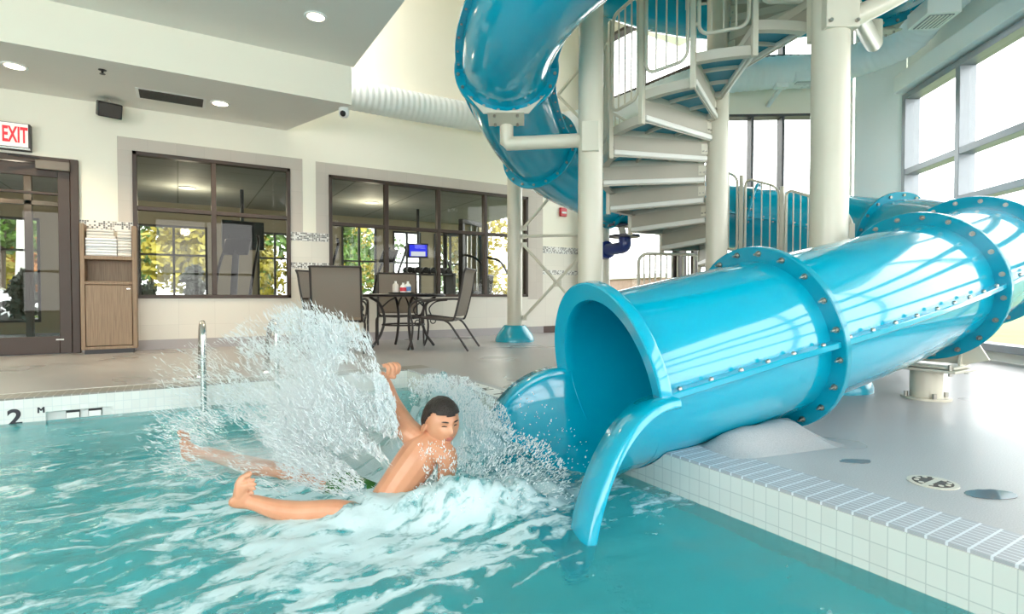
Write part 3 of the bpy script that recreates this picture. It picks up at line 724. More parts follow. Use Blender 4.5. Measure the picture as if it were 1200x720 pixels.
# ================================================================== SPIRAL STAIR
SCN = (2.1, 5.6); ST = 23.0; RISE = .20; RO = 1.15; RI = .125
def sp(deg, rad, z): return cm(SCN[0] + rad * cos(radians(deg)), SCN[1] + rad * sin(radians(deg)), z)
stair = thing('spiral_staircase', 'beige steel spiral staircase with blue treads up to the slide', 'staircase', sp(0, 0, 0))
MB().cyl(sp(0, 0, 0), sp(0, 0, 5.9), .108, 32).build('centre_column', 'beige_metal', stair)
def wedge(mb, a0, a1, r0, r1, z0, z1, n=6):
    P = [sp(a0 + (a1 - a0) * k / n, r1, z0) for k in range(n + 1)] + [sp(a1 + (a0 - a1) * k / n, r0, z0) for k in range(n + 1)]
    return mb.prism(P, (0, 0, z1 - z0))
def radial(mb, a, r0, r1, z0, z1, w):
    p = sp(a, r0, (z0 + z1) / 2); q = sp(a, r1, (z0 + z1) / 2); return mb.bar(p, q, w, z1 - z0)
def step(i, rail=True, loc=True):
    a0 = 194 + ST * (i - 5); a1 = a0 + ST; z = 2.29 + RISE * (i - 5)
    f = MB(); wedge(f, a0, a1, RO - .012, RO + .006, z - .075, z + .004)          # curved outer channel
    wedge(f, a0 - .3, a1, RO - .06, RO - .012, z - .075, z - .067)
    radial(f, a0 + .4, RI, RO - .012, z - .07, z - .002, .012); radial(f, a1 - .4, RI, RO - .012, z - .07, z - .002, .012)
    for q in (.48, .80): wedge(f, a0 + .6, a1 - .6, q - .014, q + .014, z - .040, z - .012)
    wedge(f, a0 + .2, a1 - .2, RI, .2, z - .07, z - .004)
    fo = f.build('tread_frame', 'stair_metal', stair, smooth=30)
    wedge(MB(), a0 + .3, a1 - .3, .16, RO - .014, z - .012, z).build('tread_deck', 'stair_blue', fo, smooth=0)
    rz = MB(); radial(rz, a0 + .4, RI, RO + .0, z - RISE - .05, z - .06, .008); rz.build('riser', 'riser_panel', stair, smooth=0)
    nz = MB(); radial(nz, a0 + .2, RI, RO + .0, z - RISE - .062, z - RISE - .012, .052); nz.build('nosing', 'nosing_white', stair, bevel=.010)
    b = MB(); p = sp(a0 - 2.0, .15, z - .14); x = (sp(a0, 1, 0) - sp(a0, 0, 0)).normalized(); y = V((0, 0, 1)).cross(x)
    b.obox(p, x, y, (0, 0, 1), .035, .012, .05); b.build('hub_bracket', 'beige_metal', stair)
    for s in (-1, 1): MB().cyl(p + V((0, 0, -.022)) + x * s * .018 - y * .028, p + V((0, 0, -.022)) + x * s * .018 + y * .028, .007, 8).build('fixing', 'bolt_steel', stair)
    if rail:
        x = sp(a0, 1, 0) - sp(a0, 0, 0); y = V((0, 0, 1)).cross(x); c = sp(a0, RO + .03, z)
        MB().obox(c + V((0, 0, .36)), x, y, (0, 0, 1), .022, .022, .66).build('rail_post', 'beige_metal', stair, bevel=.004)
        q0 = sp(a0 + 2.2, RO + .03, z + .10); q1 = sp(a1 - 2.2, RO + .03, z + .10 + RISE * .8); d = q1 - q0; w = V((d.x, d.y, 0)).length
        if i > 1: q0.z += .03; q1.z = q0.z + .02; d = q1 - q0
        h = .92; cen = (q0 + q1) / 2 + V((0, 0, h / 2))
        lp = MB().tube(rrect(cen, V((d.x, d.y, 0)), (0, 0, 1), w, h, .085, 5, skew=d.z), .0155, 8, closed=True).build('rail_loop', 'beige_metal', stair, smooth=60)
        for k in (1, 2, 3):
            g = q0.lerp(q1, k / 4); MB().cyl(g + V((0, 0, .005)), g + V((0, 0, h - .005)), .0075, 8).build('baluster', 'beige_metal', lp)
        for zz in (.22, .82): MB().obox(c + V((0, 0, zz)) + y * .03, x, y, (0, 0, 1), .012, .02, .014).build('rail_clip', 'beige_metal', lp)
for i in range(-5, 17): step(i, rail=True)
# low fence beside the stair foot
fz = thing('guard_fence', 'low white looped guard fence behind the stair column', 'fence', cm(2.03, 7.05, 0))
fa = cm(1.62, 6.98); fb = cm(2.45, 7.13); d = fb - fa; cen = (fa + fb) / 2 + V((0, 0, .62))
MB().tube(rrect(cen, d, (0, 0, 1), d.length, 1.16, .12, 6), .022, 10, closed=True).build('loop', 'beige_metal', fz, smooth=60)
for k in range(1, 11):
    g = fa.lerp(fb, k / 11); MB().cyl(g + V((0, 0, .05)), g + V((0, 0, 1.195)), .011, 8).build('baluster', 'beige_metal', fz)
for g in (fa.lerp(fb, .06), fa.lerp(fb, .94)): MB().cyl(g, g + V((0, 0, .06)), .03, 12).build('foot', 'beige_metal', fz)
# ================================================================== FIXTURES
du = thing('ventilation_duct', 'long white round fabric duct running high around the hall walls', 'duct', (4, 7.6, 3.46))
pts = [V((1.50, 7.66, 3.46)), V((3.4, 7.66, 3.46)), V((5.0, 7.62, 3.50)), V((5.80, 7.25, 3.58)), V((6.15, 6.3, 3.66)), V((6.35, 5.25, 3.70)), V((6.95, 4.55, 3.71)), V((7.5, 4.10, 3.73))]
rc = RT0 + V((-.38, .05, 3.76)); pts += [rc + RDIR * .25]
nin = -V((RDIR.y, -RDIR.x, 0)); nin = nin if nin.dot(V((3, 2, 0)) - RT0) > 0 else -nin
pts += [RT0 + RDIR * s_ + nin * .24 + V((0, 0, 3.85 + .05 * s_)) for s_ in (1.0, 2.0, 3.2, 4.6)]
pp = crom(pts, 10); rr = []; PP = []
L = 0
for a, b in zip(pp, pp[1:]):
    n = max(1, int((b - a).length / .02))
    for k in range(n): PP.append(a.lerp(b, k / n)); L += 1; rr.append(.205 + (.006 if (L // 2) % 2 else 0))
MB().tube(PP, rr, 26).build('fabric_tube', 'duct_white', du, smooth=60)
for q, w in ((PP[0], 0), (PP[-1], 0)):
    pass
def diffuser(c, xd, yd, w, label):
    t = thing('duct_vent', label, 'vent', c); c = V(c)
    MB().obox(c, xd, yd, (0, 0, 1), w, .15, .075).build('box', 'duct_white', t, bevel=.006)
    MB().obox(c - V((0, 0, .078)), xd, yd, (0, 0, 1), w * .8, .11, .004).build('grille', 'window_grey', t)
    for k in range(6): MB().obox(c - V((0, 0, .084)) + V(yd).normalized() * (-.09 + .036 * k), xd, yd, (0, 0, 1), w * .78, .006, .003).build('louvre', 'white_plastic', t)
b1 = atd(1094, 16, 5.35); diffuser(b1, RDIR, nin, .17, 'white box grille on the duct above the tall glazing')
fu = (FAR1 - FAR0).normalized(); fn = V((fu.y, -fu.x, 0)); fn = fn if fn.dot(V((3, 2, 0)) - FAR0) > 0 else -fn
diffuser(FAR0 + fu * 1.05 + fn * .40 + V((0, 0, 3.60)), fu, fn, .16, 'white box vent below the duct beside the thick post')
t = thing('duct_hanger_rail', 'small white bracket holding the duct behind the stair', 'bracket', FAR0 + fu * .75 + V((0, 0, 3.5)))
c = FAR0 + fu * .75 + V((0, 0, 3.5))
MB().bar(c + fn * .0 + V((0, 0, -.12)), c + fn * .42 + V((0, 0, -.02)), .05, .04).build('strut', 'duct_white', t); MB().obox(c + fn * .42 + V((0, 0, .0)), fu, fn, (0, 0, 1), .08, .05, .03).build('pad', 'duct_white', t)

def downlight(px, py, z, label):
    p = atz(px, py, z); t = thing('ceiling_light', label, 'ceiling light', p, group='recessed warm ceiling lights')
    MB().lathe([(.105, -.001), (.105, -.012), (.098, -.016), (.080, -.010), (.078, .0)], p, 32).build('trim_ring', 'white_plastic', t, smooth=50)
    MB().cyl(p + V((0, 0, -.008)), p + V((0, 0, -.002)), .078, 28).build('lamp', 'lamp_disc', t)
    l = bpy.data.lights.new('downlight_lamp', 'SPOT'); l.energy = 85; l.color = (1, .80, .54); l.spot_size = radians(115); l.spot_blend = .7; l.shadow_soft_size = .07
    lo = bpy.data.objects.new('downlight_lamp', l); COL.objects.link(lo); lo.location = p + V((0, 0, -.03)); lo['kind'] = 'structure'
downlight(17, 77, CZ1, 'round recessed light in the low soffit above the EXIT sign')
downlight(258, 121, CZ1, 'round recessed light in the low soffit beside the air grille')
downlight(370, 19, CZ2, 'round recessed light alone in the upper grey ceiling')

t = thing('ceiling_vent', 'long dark slotted air grille in the soffit underside', 'vent', (-.05, 7.4, CZ1))
v0 = atz(162, 103, CZ1); v1 = atz(235, 124, CZ1); vx0, vx1 = v0.x, v1.x + .02; vy0 = 7.22; vy1 = vy0 + .30
MB().box(vx0 - .03, vx1 + .03, vy0 - .03, vy1 + .03, CZ1 - .006, CZ1 - .001).build('frame', 'white_plastic', t, bevel=.002)
MB().box(vx0, vx1, vy0, vy1, CZ1 - .008, CZ1 - .006).build('opening', 'grille_dark', t, smooth=0)
for k in range(9):
    y = vy0 + .02 + k * .0325; MB().obox((vx0 / 2 + vx1 / 2, y, CZ1 - .012), (1, 0, 0), (0, 1, .6), (0, -.6, 1), (vx1 - vx0) / 2, .009, .002).build('slat', 'grille_slat', t, smooth=0)

t = thing('wall_speaker_mount', 'small black loudspeaker hung under the soffit by the window', 'speaker', (-.66, 7.8, 2.8))
fw_ = V((.25, -1, -.35)).normalized(); sx_ = V((1, .25, 0)).normalized(); uz_ = sx_.cross(fw_).normalized(); uz_ = uz_ if uz_.z > 0 else -uz_
c = V((-.655, 7.80, 2.80)); MB().obox(c, sx_, fw_, uz_, .115, .07, .082).build('cabinet', 'black_plastic', t, bevel=.012)
MB().obox(c + fw_ * .072, sx_, fw_, uz_, .10, .004, .07).build('mesh_front', 'grille_dark', t, bevel=.003)
MB().tube([c + uz_ * .08, (-.655, 7.82, 2.90), (-.655, 7.84, CZ1)], .008, 8).build('bracket_stem', 'beige_metal', t)

p = atz(403, 127, CZ1); t = thing('ceiling_camera', 'white security dome camera on the soffit corner', 'security camera', p)
MB().cyl(p, p - V((0, 0, .03)), .062, 28).build('mount', 'white_plastic', t, bevel=.006)
MB().lathe([(.058, -.028), (.062, -.05), (.057, -.085), (.040, -.105), (.001, -.112)], p, 28).build('dome', 'white_plastic', t, smooth=60)
MB().ball(p + V((-.02, -.035, -.075)), .036, 16, 10).build('lens', 'black_plastic', t, smooth=60)
p = atz(120, 82, CZ1); t = thing('ceiling_sprinkler', 'tiny brass sprinkler head on the soffit above the speaker', 'sprinkler', p)
MB().lathe([(.035, 0), (.035, -.004), (.012, -.008), (.010, -.03), (.004, -.034)], p, 18).build('body', 'dark_metal', t, smooth=40)
MB().cyl(p + V((0, 0, -.042)), p + V((0, 0, -.039)), .026, 12).build('deflector', 'dark_metal', t)

t = thing('exit_sign', 'lit white EXIT sign with red letters above the glass door', 'exit sign', (-1.5, WY, 2.24))
ex0, ex1, ez0, ez1 = -1.66, -1.37, 2.255, 2.545
MB().box(ex0, ex1, 7.90, WY, ez0, ez1).build('housing', 'dark_grey', t, bevel=.004)
MB().box(ex0 + .008, ex1 - .016, 7.892, 7.90, ez0 + .03, ez1 - .008).build('face', 'exit_face', t, smooth=0)
MB().box(ex0, ex1, 7.885, 7.90, ez0, ez0 + .022).build('lower_bar', 'steel', t, bevel=.002)
text_mesh('lettering', 'EXIT', 'exit_red', .235, (-1.495, 7.889, 2.405), (1, 0, 0), (0, 0, 1), t, depth=.002, bold=.006, sx=.44)

p = aty(659, 249, WY); t = thing('fire_pull_switch', 'red fire alarm pull station on the white wall behind the posts', 'fire alarm', p)
MB().box(p.x - .07, p.x + .07, WY - .05, WY, p.z - .08, p.z + .08).build('case', 'red_paint', t, bevel=.008)
MB().box(p.x - .05, p.x + .05, WY - .062, WY - .05, p.z - .03, p.z + .005).build('pull_bar', 'paint_white', t, bevel=.004)
# towel cabinet
cb = thing('towel_cabinet', 'narrow wooden towel cabinet between the glass door and window', 'cabinet', (-.67, 7.86, 0))
x0, x1, y0, y1 = -.935, -.415, 7.72, 7.96
MB().box(x0, x0 + .04, y0, y1, .05, 1.475).build('side_panel', 'cabinet_wood', cb, bevel=.003)
MB().box(x1 - .04, x1, y0, y1, .05, 1.475).build('side_panel', 'cabinet_wood', cb, bevel=.003)
MB().box(x0 + .04, x1 - .04, y1 - .015, y1, .05, 1.2).build('back_panel', 'cabinet_wood', cb)
MB().box(x0 + .04, x1 - .04, y0 + .004, y1 - .015, 1.075, 1.115).build('shelf', 'cabinet_wood', cb, bevel=.003)
MB().box(x0 + .04, x1 - .04, y0 + .004, y1 - .015, .79, .825).build('shelf', 'cabinet_wood', cb, bevel=.003)
MB().box(x0 + .04, x1 - .04, y0 + .004, y1 - .015, .05, .085).build('bottom_panel', 'cabinet_wood', cb, bevel=.003)
dd = MB().box(x0 + .046, x1 - .046, y0 + .002, y0 + .022, .092, .782).build('cabinet_door', 'cabinet_wood', cb, bevel=.003)
MB().box(x1 - .095, x1 - .06, y0 - .006, y0 + .002, .735, .75).build('door_lock', 'steel', dd, bevel=.002)
MB().box(x0 + .03, x1 - .03, y0 + .02, y1 - .01, 0, .05).build('plinth', 'black_plastic', cb)
def towel(x0_, x1_, z, h, m, lab, grp, dy=0.0):
    mb = MB(); yy0, yy1 = 7.735 + dy, 7.925; n = 8; rings = []
    prof = []
    for k in range(n + 1):
        a = -pi / 2 + pi * k / n; prof.append((yy0 + h * .45 * (1 - cos(a)), z + h / 2 + h / 2 * sin(a)))
    prof += [(yy1, z + h), (yy1, z)]
    prof = [(a, b) for a, b in prof]
    for j in range(7):
        x = x0_ + (x1_ - x0_) * j / 6; w = random.uniform(-.002, .002); s = .94 if j in (0, 6) else 1
        rings.append([(x, a + w, z + h / 2 + (b - z - h / 2) * s) for a, b in prof])
    o = mb.ring_sweep(rings).build('folded_towel', m, None, smooth=50); tag(o, lab, 'towel', grp)
for k in range(6): towel(-.885, -.60, 1.116 + k * .034, .0335, 'towel_white', 'white folded towel in the low front stack on the cabinet shelf', 'white towels on the cabinet shelf', random.uniform(0, .01))
for k in range(3): towel(-.875, -.62 + random.uniform(-.01, .01), 1.116 + (6 + k) * .034, .0335, 'towel_cream', 'cream folded towel on top of the low white towel stack', 'cream towels topping the low stack', .02)
for k in range(9): towel(-.592, -.462, 1.116 + k * .035, .0345, 'towel_cream', 'cream folded towel in the tall narrow stack on the cabinet shelf', 'cream towels in the tall narrow stack', random.uniform(.0, .015))

# pool ladder rails
def grab(px, label):
    b = aty(px, 475, 4.55); x = b.x; t = thing('grab_rail', label, 'grab rail', (x, 4.9, 0))
    P = crom([(x, PY - .10, -.75), (x, PY - .10, -.1), (x, PY - .10, .30), (x, PY - .07, .41), (x, PY + .02, .455), (x, PY + .16, .44), (x, PY + .30, .36), (x, PY + .42, .2), (x, PY + .46, 0.0)], 8)
    MB().tube(P, .021, 14).build('bent_tube', 'steel', t, smooth=60)
    MB().lathe([(.05, .0), (.048, .012), (.026, .02)], (x, PY + .46, 0), 20).build('escutcheon', 'steel', t, smooth=40)
grab(239, 'chrome pool grab rail standing clear beside the spray'); grab(325, 'chrome pool grab rail half hidden by the spray')
# deck drain, puddles
p = atz(1093, 566); t = thing('floor_drain', 'round slotted metal floor drain in the deck', 'drain', p)
MB().cyl(p, p + V((0, 0, .003)), .075, 36).build('ring', 'stair_metal', t)
for k in range(2):
    MB().prism([p + V((.06 * cos(a), .06 * sin(a), .003)) for a in [radians(10 + 180 * k + 160 * j / 12) for j in range(13)]], (0, 0, .001)).build('grate', 'grille_dark', t, smooth=0)
for k in range(10):
    a = radians(36 * k + 14); q = p + V((.047 * cos(a), .047 * sin(a), .0042)); MB().cyl(q, q + V((0, 0, .002)), .008, 10).build('grate_rib', 'stair_metal', t)
p = atz(632, 446); t = thing('floor_drain', 'small dark floor drain behind the slide flume', 'drain', p)
MB().cyl(p, p + V((0, 0, .003)), .09, 28).build('ring', 'dark_metal', t); MB().cyl(p + V((0, 0, .003)), p + V((0, 0, .004)), .07, 20).build('grate', 'grille_dark', t)
def puddle(px, py, rx, ry, rz, seed, label):
    c = atz(px, py); random.seed(seed); n = 40; P = []
    for k in range(n):
        a = 2 * pi * k / n; q = 1 + .22 * noise.noise(V((cos(a) * 1.6 + seed, sin(a) * 1.6, 0))) + random.uniform(-.04, .04)
        x, y = rx * q * cos(a), ry * q * sin(a); P.append(c + V((x * cos(rz) - y * sin(rz), x * sin(rz) + y * cos(rz), .0005)))
    o = MB().prism(P, (0, 0, .0012)).build('puddle', 'puddle', None, smooth=0); tag(o, label, 'puddle')
puddle(1161, 580, .095, .045, radians(-25), 3, 'wet dark patch on the deck beside the round drain')
puddle(1003, 541, .06, .03, radians(-30), 5, 'faint wet patch on the deck in front of the tube')

# ------------------------------------------------------------------ patio set
TX, TY = 2.42, 6.57
tb = thing('patio_table', 'round dark bronze patio table between the four sling chairs', 'table', (TX, TY, 0))
MB().lathe([(.001, .685), (.50, .685), (.525, .678), (.53, .668), (.525, .655), (.50, .650), (.001, .650)], (TX, TY, 0), 48).build('table_top', 'dark_metal', tb, smooth=40)
for k in range(4):
    a = radians(-5 + 90 * k); d = V((cos(a), sin(a), 0)); c = V((TX, TY, 0))
    MB().tube(crom([c + d * .42 + V((0, 0, .65)), c + d * .30 + V((0, 0, .56)), c + d * .24 + V((0, 0, .38)), c + d * .29 + V((0, 0, .18)), c + d * .40 + V((0, 0, .02))], 6), .017, 10).build('leg', 'chair_frame', tb, smooth=60)
    MB().tube(crom([c + d * .10 + V((0, 0, .64)), c + d * .18 + V((0, 0, .60)), c + d * .27 + V((0, 0, .52))], 5), .010, 8).build('scroll', 'chair_frame', tb, smooth=60)
MB().tube([V((TX + .26 * cos(a), TY + .26 * sin(a), .30)) for a in [2 * pi * k / 28 for k in range(28)]], .010, 8, closed=True).build('stretcher_ring', 'chair_frame', tb, smooth=60)
def make_chair(label):
    t = thing('sling_chair', label, 'chair', (0, 0, 0), 0, 'sling chairs around the patio table', local=True)
    w = .27; fr = MB()
    # faces +y. side frame runs seat front -> seat rear -> back top
    side = [(.26, .385), (.235, .41), (.0, .385), (-.20, .37), (-.245, .40), (-.29, .56), (-.335, .76), (-.36, .92), (-.39, .99)]
    for s in (-1, 1): fr.tube(crom([(s * w, y, z) for y, z in side], 5), .013, 10)
    for y, z in ((.255, .395), (-.21, .372), (-.388, .985)): fr.tube([(-w, y, z), (w, y, z)], .012, 10)
    fr.build('side_frame', 'chair_frame', t, smooth=60)
    def sling(a, b, nm):
        pts = crom([(0, y, z) for y, z in a], 4); rings = []
        for p in pts: rings.append([(-w + .006, p.y, p.z + .004), (0, p.y, p.z - b), (w - .006, p.y, p.z + .004), (w - .006, p.y - .003, p.z), (0, p.y - .003, p.z - b - .004), (-w + .006, p.y - .003, p.z)])
        MB().ring_sweep(rings).build(nm, 'sling_fabric', t, smooth=60)
    sling([(.235, .405), (.0, .382), (-.19, .366)], .012, 'sling_seat')
    sling([(-.25, .415), (-.29, .56), (-.335, .76), (-.36, .92), (-.388, .98)], .0, 'sling_back')
    for s in (-1, 1):
        x = s * (w + .03)
        MB().tube(crom([(s * w, -.305, .62), (x, -.22, .625), (x, .05, .615), (x, .20, .60), (x, .275, .55), (x, .285, .46), (x, .255, .30), (x, .27, .14), (x, .31, .015)], 6), .0125, 10).build('front_leg', 'chair_frame', t, smooth=60)
        MB().tube(crom([(s * w, -.12, .375), (x, -.20, .33), (x, -.30, .19), (x, -.42, .015)], 6), .0125, 10).build('rear_leg', 'chair_frame', t, smooth=60)
        MB().tube(crom([(s * w, .20, .40), (x, .24, .50), (x, .15, .585), (x, .0, .605)], 5), .009, 8).build('arm_brace', 'chair_frame', t, smooth=60)
        MB().tube([(x, .19 + .035 * cos(a), .34 + .035 * sin(a)) for a in [2 * pi * k / 14 for k in range(14)]], .007, 8, closed=True).build('scroll', 'chair_frame', t, smooth=60)
    return t
ch = make_chair('sling chair seen side-on with splayed legs, table on its other side from the wall grille')
def look(x, y): return atan2(TY - y, TX - x) - pi / 2
CH = [(2.75, 6.17, 'sling chair seen side-on with its back to the slide'), (1.62, 6.52, 'sling chair with its taupe back turned to the pool spray'),
      (1.74, 7.24, 'sling chair partly hidden behind the one with its back to the pool'), (2.60, 7.22, 'sling chair facing the pool between the table and the wall')]
ch.location = (CH[0][0], CH[0][1], 0); ch.rotation_euler = (0, 0, atan2(.65, -.76) - pi / 2); ch['label'] = CH[0][2]
for k, (x, y, lab) in enumerate(CH[1:]): dup(ch, (x, y, 0), atan2(y, x) - pi / 2 - .12 if k == 0 else look(x, y), lab)
# things on the table
o = MB().lathe([(.001, .687), (.15, .687), (.165, .70), (.16, .703), (.145, .692), (.001, .692)], (TX - .06, TY - .1, 0), 30).build('serving_tray', 'dark_metal', None, smooth=50); tag(o, 'dark round tray on the patio table under the bottles', 'tray')
for k, (dx, dy, h, lm, lab) in enumerate(((-.13, -.08, .15, 'cream', 'plain cream bottle on the tray at the end of the bottle row'), (-.05, -.13, .13, 'label_red', 'white bottle with a red label in the middle of the tray'), (.03, -.08, .15, 'label_blue', 'white bottle with a blue label on the tray'))):
    c = V((TX + dx, TY + dy, .6925)); t = thing('table_bottle', lab, 'bottle', c)
    MB().lathe([(.001, 0), (.036, 0), (.038, .01), (.038, h * .62), (.030, h * .76), (.014, h * .84)], c, 20).build('body', 'towel_cream' if lm == 'cream' else 'white_plastic', t, smooth=50)
    MB().cyl(c + V((0, 0, h * .84)), c + V((0, 0, h)), .015, 14).build('cap', 'white_plastic', t)
    if lm != 'cream': MB().lathe([(.0385, h * .2), (.039, h * .2), (.039, h * .55), (.0385, h * .55)], c, 20).build('label_band', lm, t, smooth=50)

# ================================================================== ROOM BEHIND THE WINDOWS AND OUTDOORS
GY = 12.5; GX0, GX1, GC = -6.0, 6.5, 2.47
struct(MB().box(GX0, GX1, WY + .16, GY, -.2, 0).build('floor_gym', 'gym_floor', smooth=0))
def gymceil():
    grid_mat('gym_ceiling', (.46, .48, .44), (.24, .25, .23), 1.2, .6, 'xy', .02, .7, .03)
    struct(MB().box(GX0, GX1, WY + .16, GY, GC, GC + .1).build('ceiling_gym', 'gym_ceiling', smooth=0))
gymceil()
GH = [(-3.6, -2.06, .2, 2.02), (-.64, .51, .60, 2.03), (1.42, 2.1, .6, 2.0), (3.15, 3.95, .5, 2.3), (4.35, 5.05, .5, 2.2), (5.4, 6.3, .5, 2.2)]
mb = MB(); cells(mb, GX0, GX1, 0, GC, GH, lambda a, b, c, d_: mb.box(a, b, GY, GY + .14, c, d_)); struct(mb.build('wall_gym', 'gym_wall', smooth=0))
struct(MB().box(GX0 - .1, GX0, WY + .16, GY, 0, GC).build('wall_gym_side', 'gym_wall', smooth=0)); mb = MB(); cells(mb, WY + .16, GY, 0, GC, [(8.5, 10.1, .5, 2.5), (10.3, 12.2, .5, 2.5)], lambda a, b, c, d_: mb.box(GX1, GX1 + .1, a, b, c, d_)); struct(mb.build('wall_gym_end', 'gym_wall', smooth=0))
mb = MB().box(-1.0, -.88, WY + .16, GY - 1.6, 0, GC); struct(mb.build('wall_lobby', 'gym_wall', smooth=0))
for k, h in enumerate(GH):
    r = thing('window_%d' % (40 + k), 'dark framed outside window seen through the gym', 'window', (h[0], GY, h[2])); del r['category']; struct(r)
    f = MB(); m = (h[0] + h[1]) / 2
    f.box(h[0], h[1], GY - .02, GY + .05, h[2], h[2] + .04).box(h[0], h[1], GY - .02, GY + .05, h[3] - .04, h[3]).box(h[0], h[0] + .04, GY - .02, GY + .05, h[2] + .04, h[3] - .04).box(h[1] - .04, h[1], GY - .02, GY + .05, h[2] + .04, h[3] - .04)
    f.build('window_frame', 'dark_grey', r, smooth=0)
    MB().box(m - .02, m + .02, GY - .015, GY + .05, h[2] + .04, h[3] - .04).build('mullion', 'dark_grey', r, smooth=0)
    MB().box(h[0] + .04, h[1] - .04, GY - .01, GY + .05, 1.44, 1.475).build('transom', 'dark_grey', r, smooth=0)
    MB().box(h[0] + .02, h[1] - .02, GY + .02, GY + .025, h[2] + .02, h[3] - .02).build('pane', 'clear_glass', r, smooth=0)
mb = MB(); q = aty(33, 230, 10.0); mb.box(q.x - .04, q.x + .04, 9.96, 10.04, 0, GC); mb.box(-4, -1.0, 9.96, 10.04, 1.93, 1.99); mb.box(-1.06, -1.0, 9.96, 10.04, 0, GC); struct(mb.build('trim_lobby_frame', 'bronze_frame', smooth=0))
# lobby / gym ceiling lights
for x, y, lab in ((-1.75, 9.2, 'small round light in the lobby ceiling beyond the glass door'), (-2.2, 9.8, 'small round light further inside the lobby ceiling'), (.15, 10.6, 'small round light in the gym ceiling behind the first window'), (3.2, 10.4, 'small round light in the gym ceiling behind the second window')):
    p = V((x, y, GC)); t = thing('ceiling_light', lab, 'ceiling light', p); MB().cyl(p - V((0, 0, .012)), p - V((0, 0, .002)), .10, 24).build('lamp', 'lamp_disc', t); MB().lathe([(.10, -.001), (.125, -.002), (.125, -.016), (.10, -.014)], p, 24).build('trim_ring', 'white_plastic', t)
    l = bpy.data.lights.new('gym_lamp', 'POINT'); l.energy = 22; l.color = (1, .86, .66); l.shadow_soft_size = .1
    lo = bpy.data.objects.new('gym_lamp', l); COL.objects.link(lo); lo.location = p - V((0, 0, .35)); lo['kind'] = 'structure'
def tv(c, rz, on, lab, w, h):
    t = thing('television_mount', lab, 'television', c, 0); c = V(c); x = V((cos(rz), sin(rz), 0)); y = V((-sin(rz), cos(rz), 0))
    MB().obox(c, x, y, (0, 0, 1), w, .03, h).build('case', 'black_plastic', t, bevel=.008)
    sc = MB().obox(c - y * .033, x, y, (0, 0, 1), w - .03, .003, h - .03).build('screen', 'tv_blue' if on else 'vinyl_black', t, smooth=0)
    if on: MB().obox(c - y * .037 - V((0, 0, h * .45)), x, y, (0, 0, 1), w * .7, .001, h * .32).build('picture', 'tv_white', sc, smooth=0)
    MB().cyl(c + y * .06 + V((0, 0, .1)), V((c.x, c.y, GC)) + y * .06, .03, 12).build('drop_pole', 'black_plastic', t); MB().obox(c + y * .05, x, y, (0, 0, 1), .12, .03, .12).build('bracket', 'black_plastic', t)
tv(aty(285, 276, 10.3), .15, False, 'dark television hung from a pole in the gym behind the first window', .33, .24)
tv(aty(490, 294, 10.7), -.35, True, 'small television with a blue lit picture hung in the gym', .21, .15)
def elliptical(x, y, rz, lab):
    t = thing('elliptical_trainer', lab, 'exercise machine', (x, y, 0), rz, 'elliptical trainers in the gym', local=True)
    MB().box(-.08, .08, -.75, .75, .04, .14).build('base_rail', 'dark_grey', t, bevel=.02)
    for yy in (-.72, .72): MB().box(-.32, .32, yy - .05, yy + .05, 0, .06).build('foot', 'black_plastic', t, bevel=.015)
    MB().cyl((-.10, -.45, .38), (.10, -.45, .38), .30, 28).build('flywheel_cover', 'dark_metal', t, bevel=.02)
    MB().tube([(0, .5, .1), (0, .42, .9), (0, .36, 1.35)], .05, 12).build('mast', 'black_plastic', t)
    MB().obox((0, .33, 1.42), (1, 0, 0), (0, 1, .5), (0, -.5, 1), .20, .03, .14).build('console', 'black_plastic', t, bevel=.02)
    for s in (-1, 1):
        MB().tube(crom([(s * .25, .55, .3), (s * .27, .45, .8), (s * .27, .30, 1.2), (s * .24, .12, 1.5), (s * .22, .10, 1.62)], 5), .022, 10).build('swing_arm', 'dark_metal', t, smooth=60)
        MB().tube([(s * .18, -.45, .38 + s * .18), (s * .2, .5, .28)], .03, 10).build('pedal_arm', 'dark_grey', t)
        MB().box(s * .2 - .08, s * .2 + .08, -.10, .28, .36 + s * .06, .40 + s * .06).build('pedal', 'black_plastic', t, bevel=.01)
    return t
e1_ = elliptical(.95, 9.7, 2.6, 'elliptical trainer behind the first gym window')
dup(e1_, (2.2, 9.5, 0), 2.3, 'elliptical trainer behind the bottles on the patio table'); dup(e1_, (3.75, 10.3, 0), 2.0, 'elliptical trainer below the blue television')
def multigym(x, y, rz, lab):
    t = thing('weight_machine', lab, 'exercise machine', (x, y, 0), rz, 'weight machines in the gym', local=True)
    for s in (-1, 1): MB().box(s * .42 - .04, s * .42 + .04, -.05, .05, 0, 2.05).build('upright', 'black_plastic', t, bevel=.008)
    MB().box(-.46, .46, -.05, .05, 2.05, 2.13).build('crossbar', 'dark_grey', t, bevel=.008); MB().box(-.46, .46, -.6, .6, 0, .06).build('base', 'dark_grey', t, bevel=.01)
    st = MB()
    for k in range(12): st.box(-.16, .16, -.09, .09, .10 + k * .055, .148 + k * .055)
    st.build('weight_stack', 'black_plastic', t)
    for s in (-1, 1): MB().cyl((s * .1, 0, .06), (s * .1, 0, 2.06), .012, 8).build('guide_rod', 'steel', t)
    MB().box(-.18, .18, -.75, -.33, .42, .50).build('seat', 'vinyl_black', t, bevel=.025); MB().obox((0, -.30, .80), (1, 0, 0), (0, 1, .15), (0, -.15, 1), .16, .035, .28).build('back_pad', 'vinyl_black', t, bevel=.02)
    MB().box(-.05, .05, -.6, -.5, .06, .42).build('seat_post', 'dark_grey', t)
    for s in (-1, 1): MB().tube(crom([(s * .38, -.05, 1.45), (s * .42, -.35, 1.35), (s * .38, -.55, 1.1)], 5), .022, 10).build('press_arm', 'dark_metal', t, smooth=60)
    return t
m1 = multigym(5.0, 9.6, .5, 'dark weight machine behind the slide end of the second window')
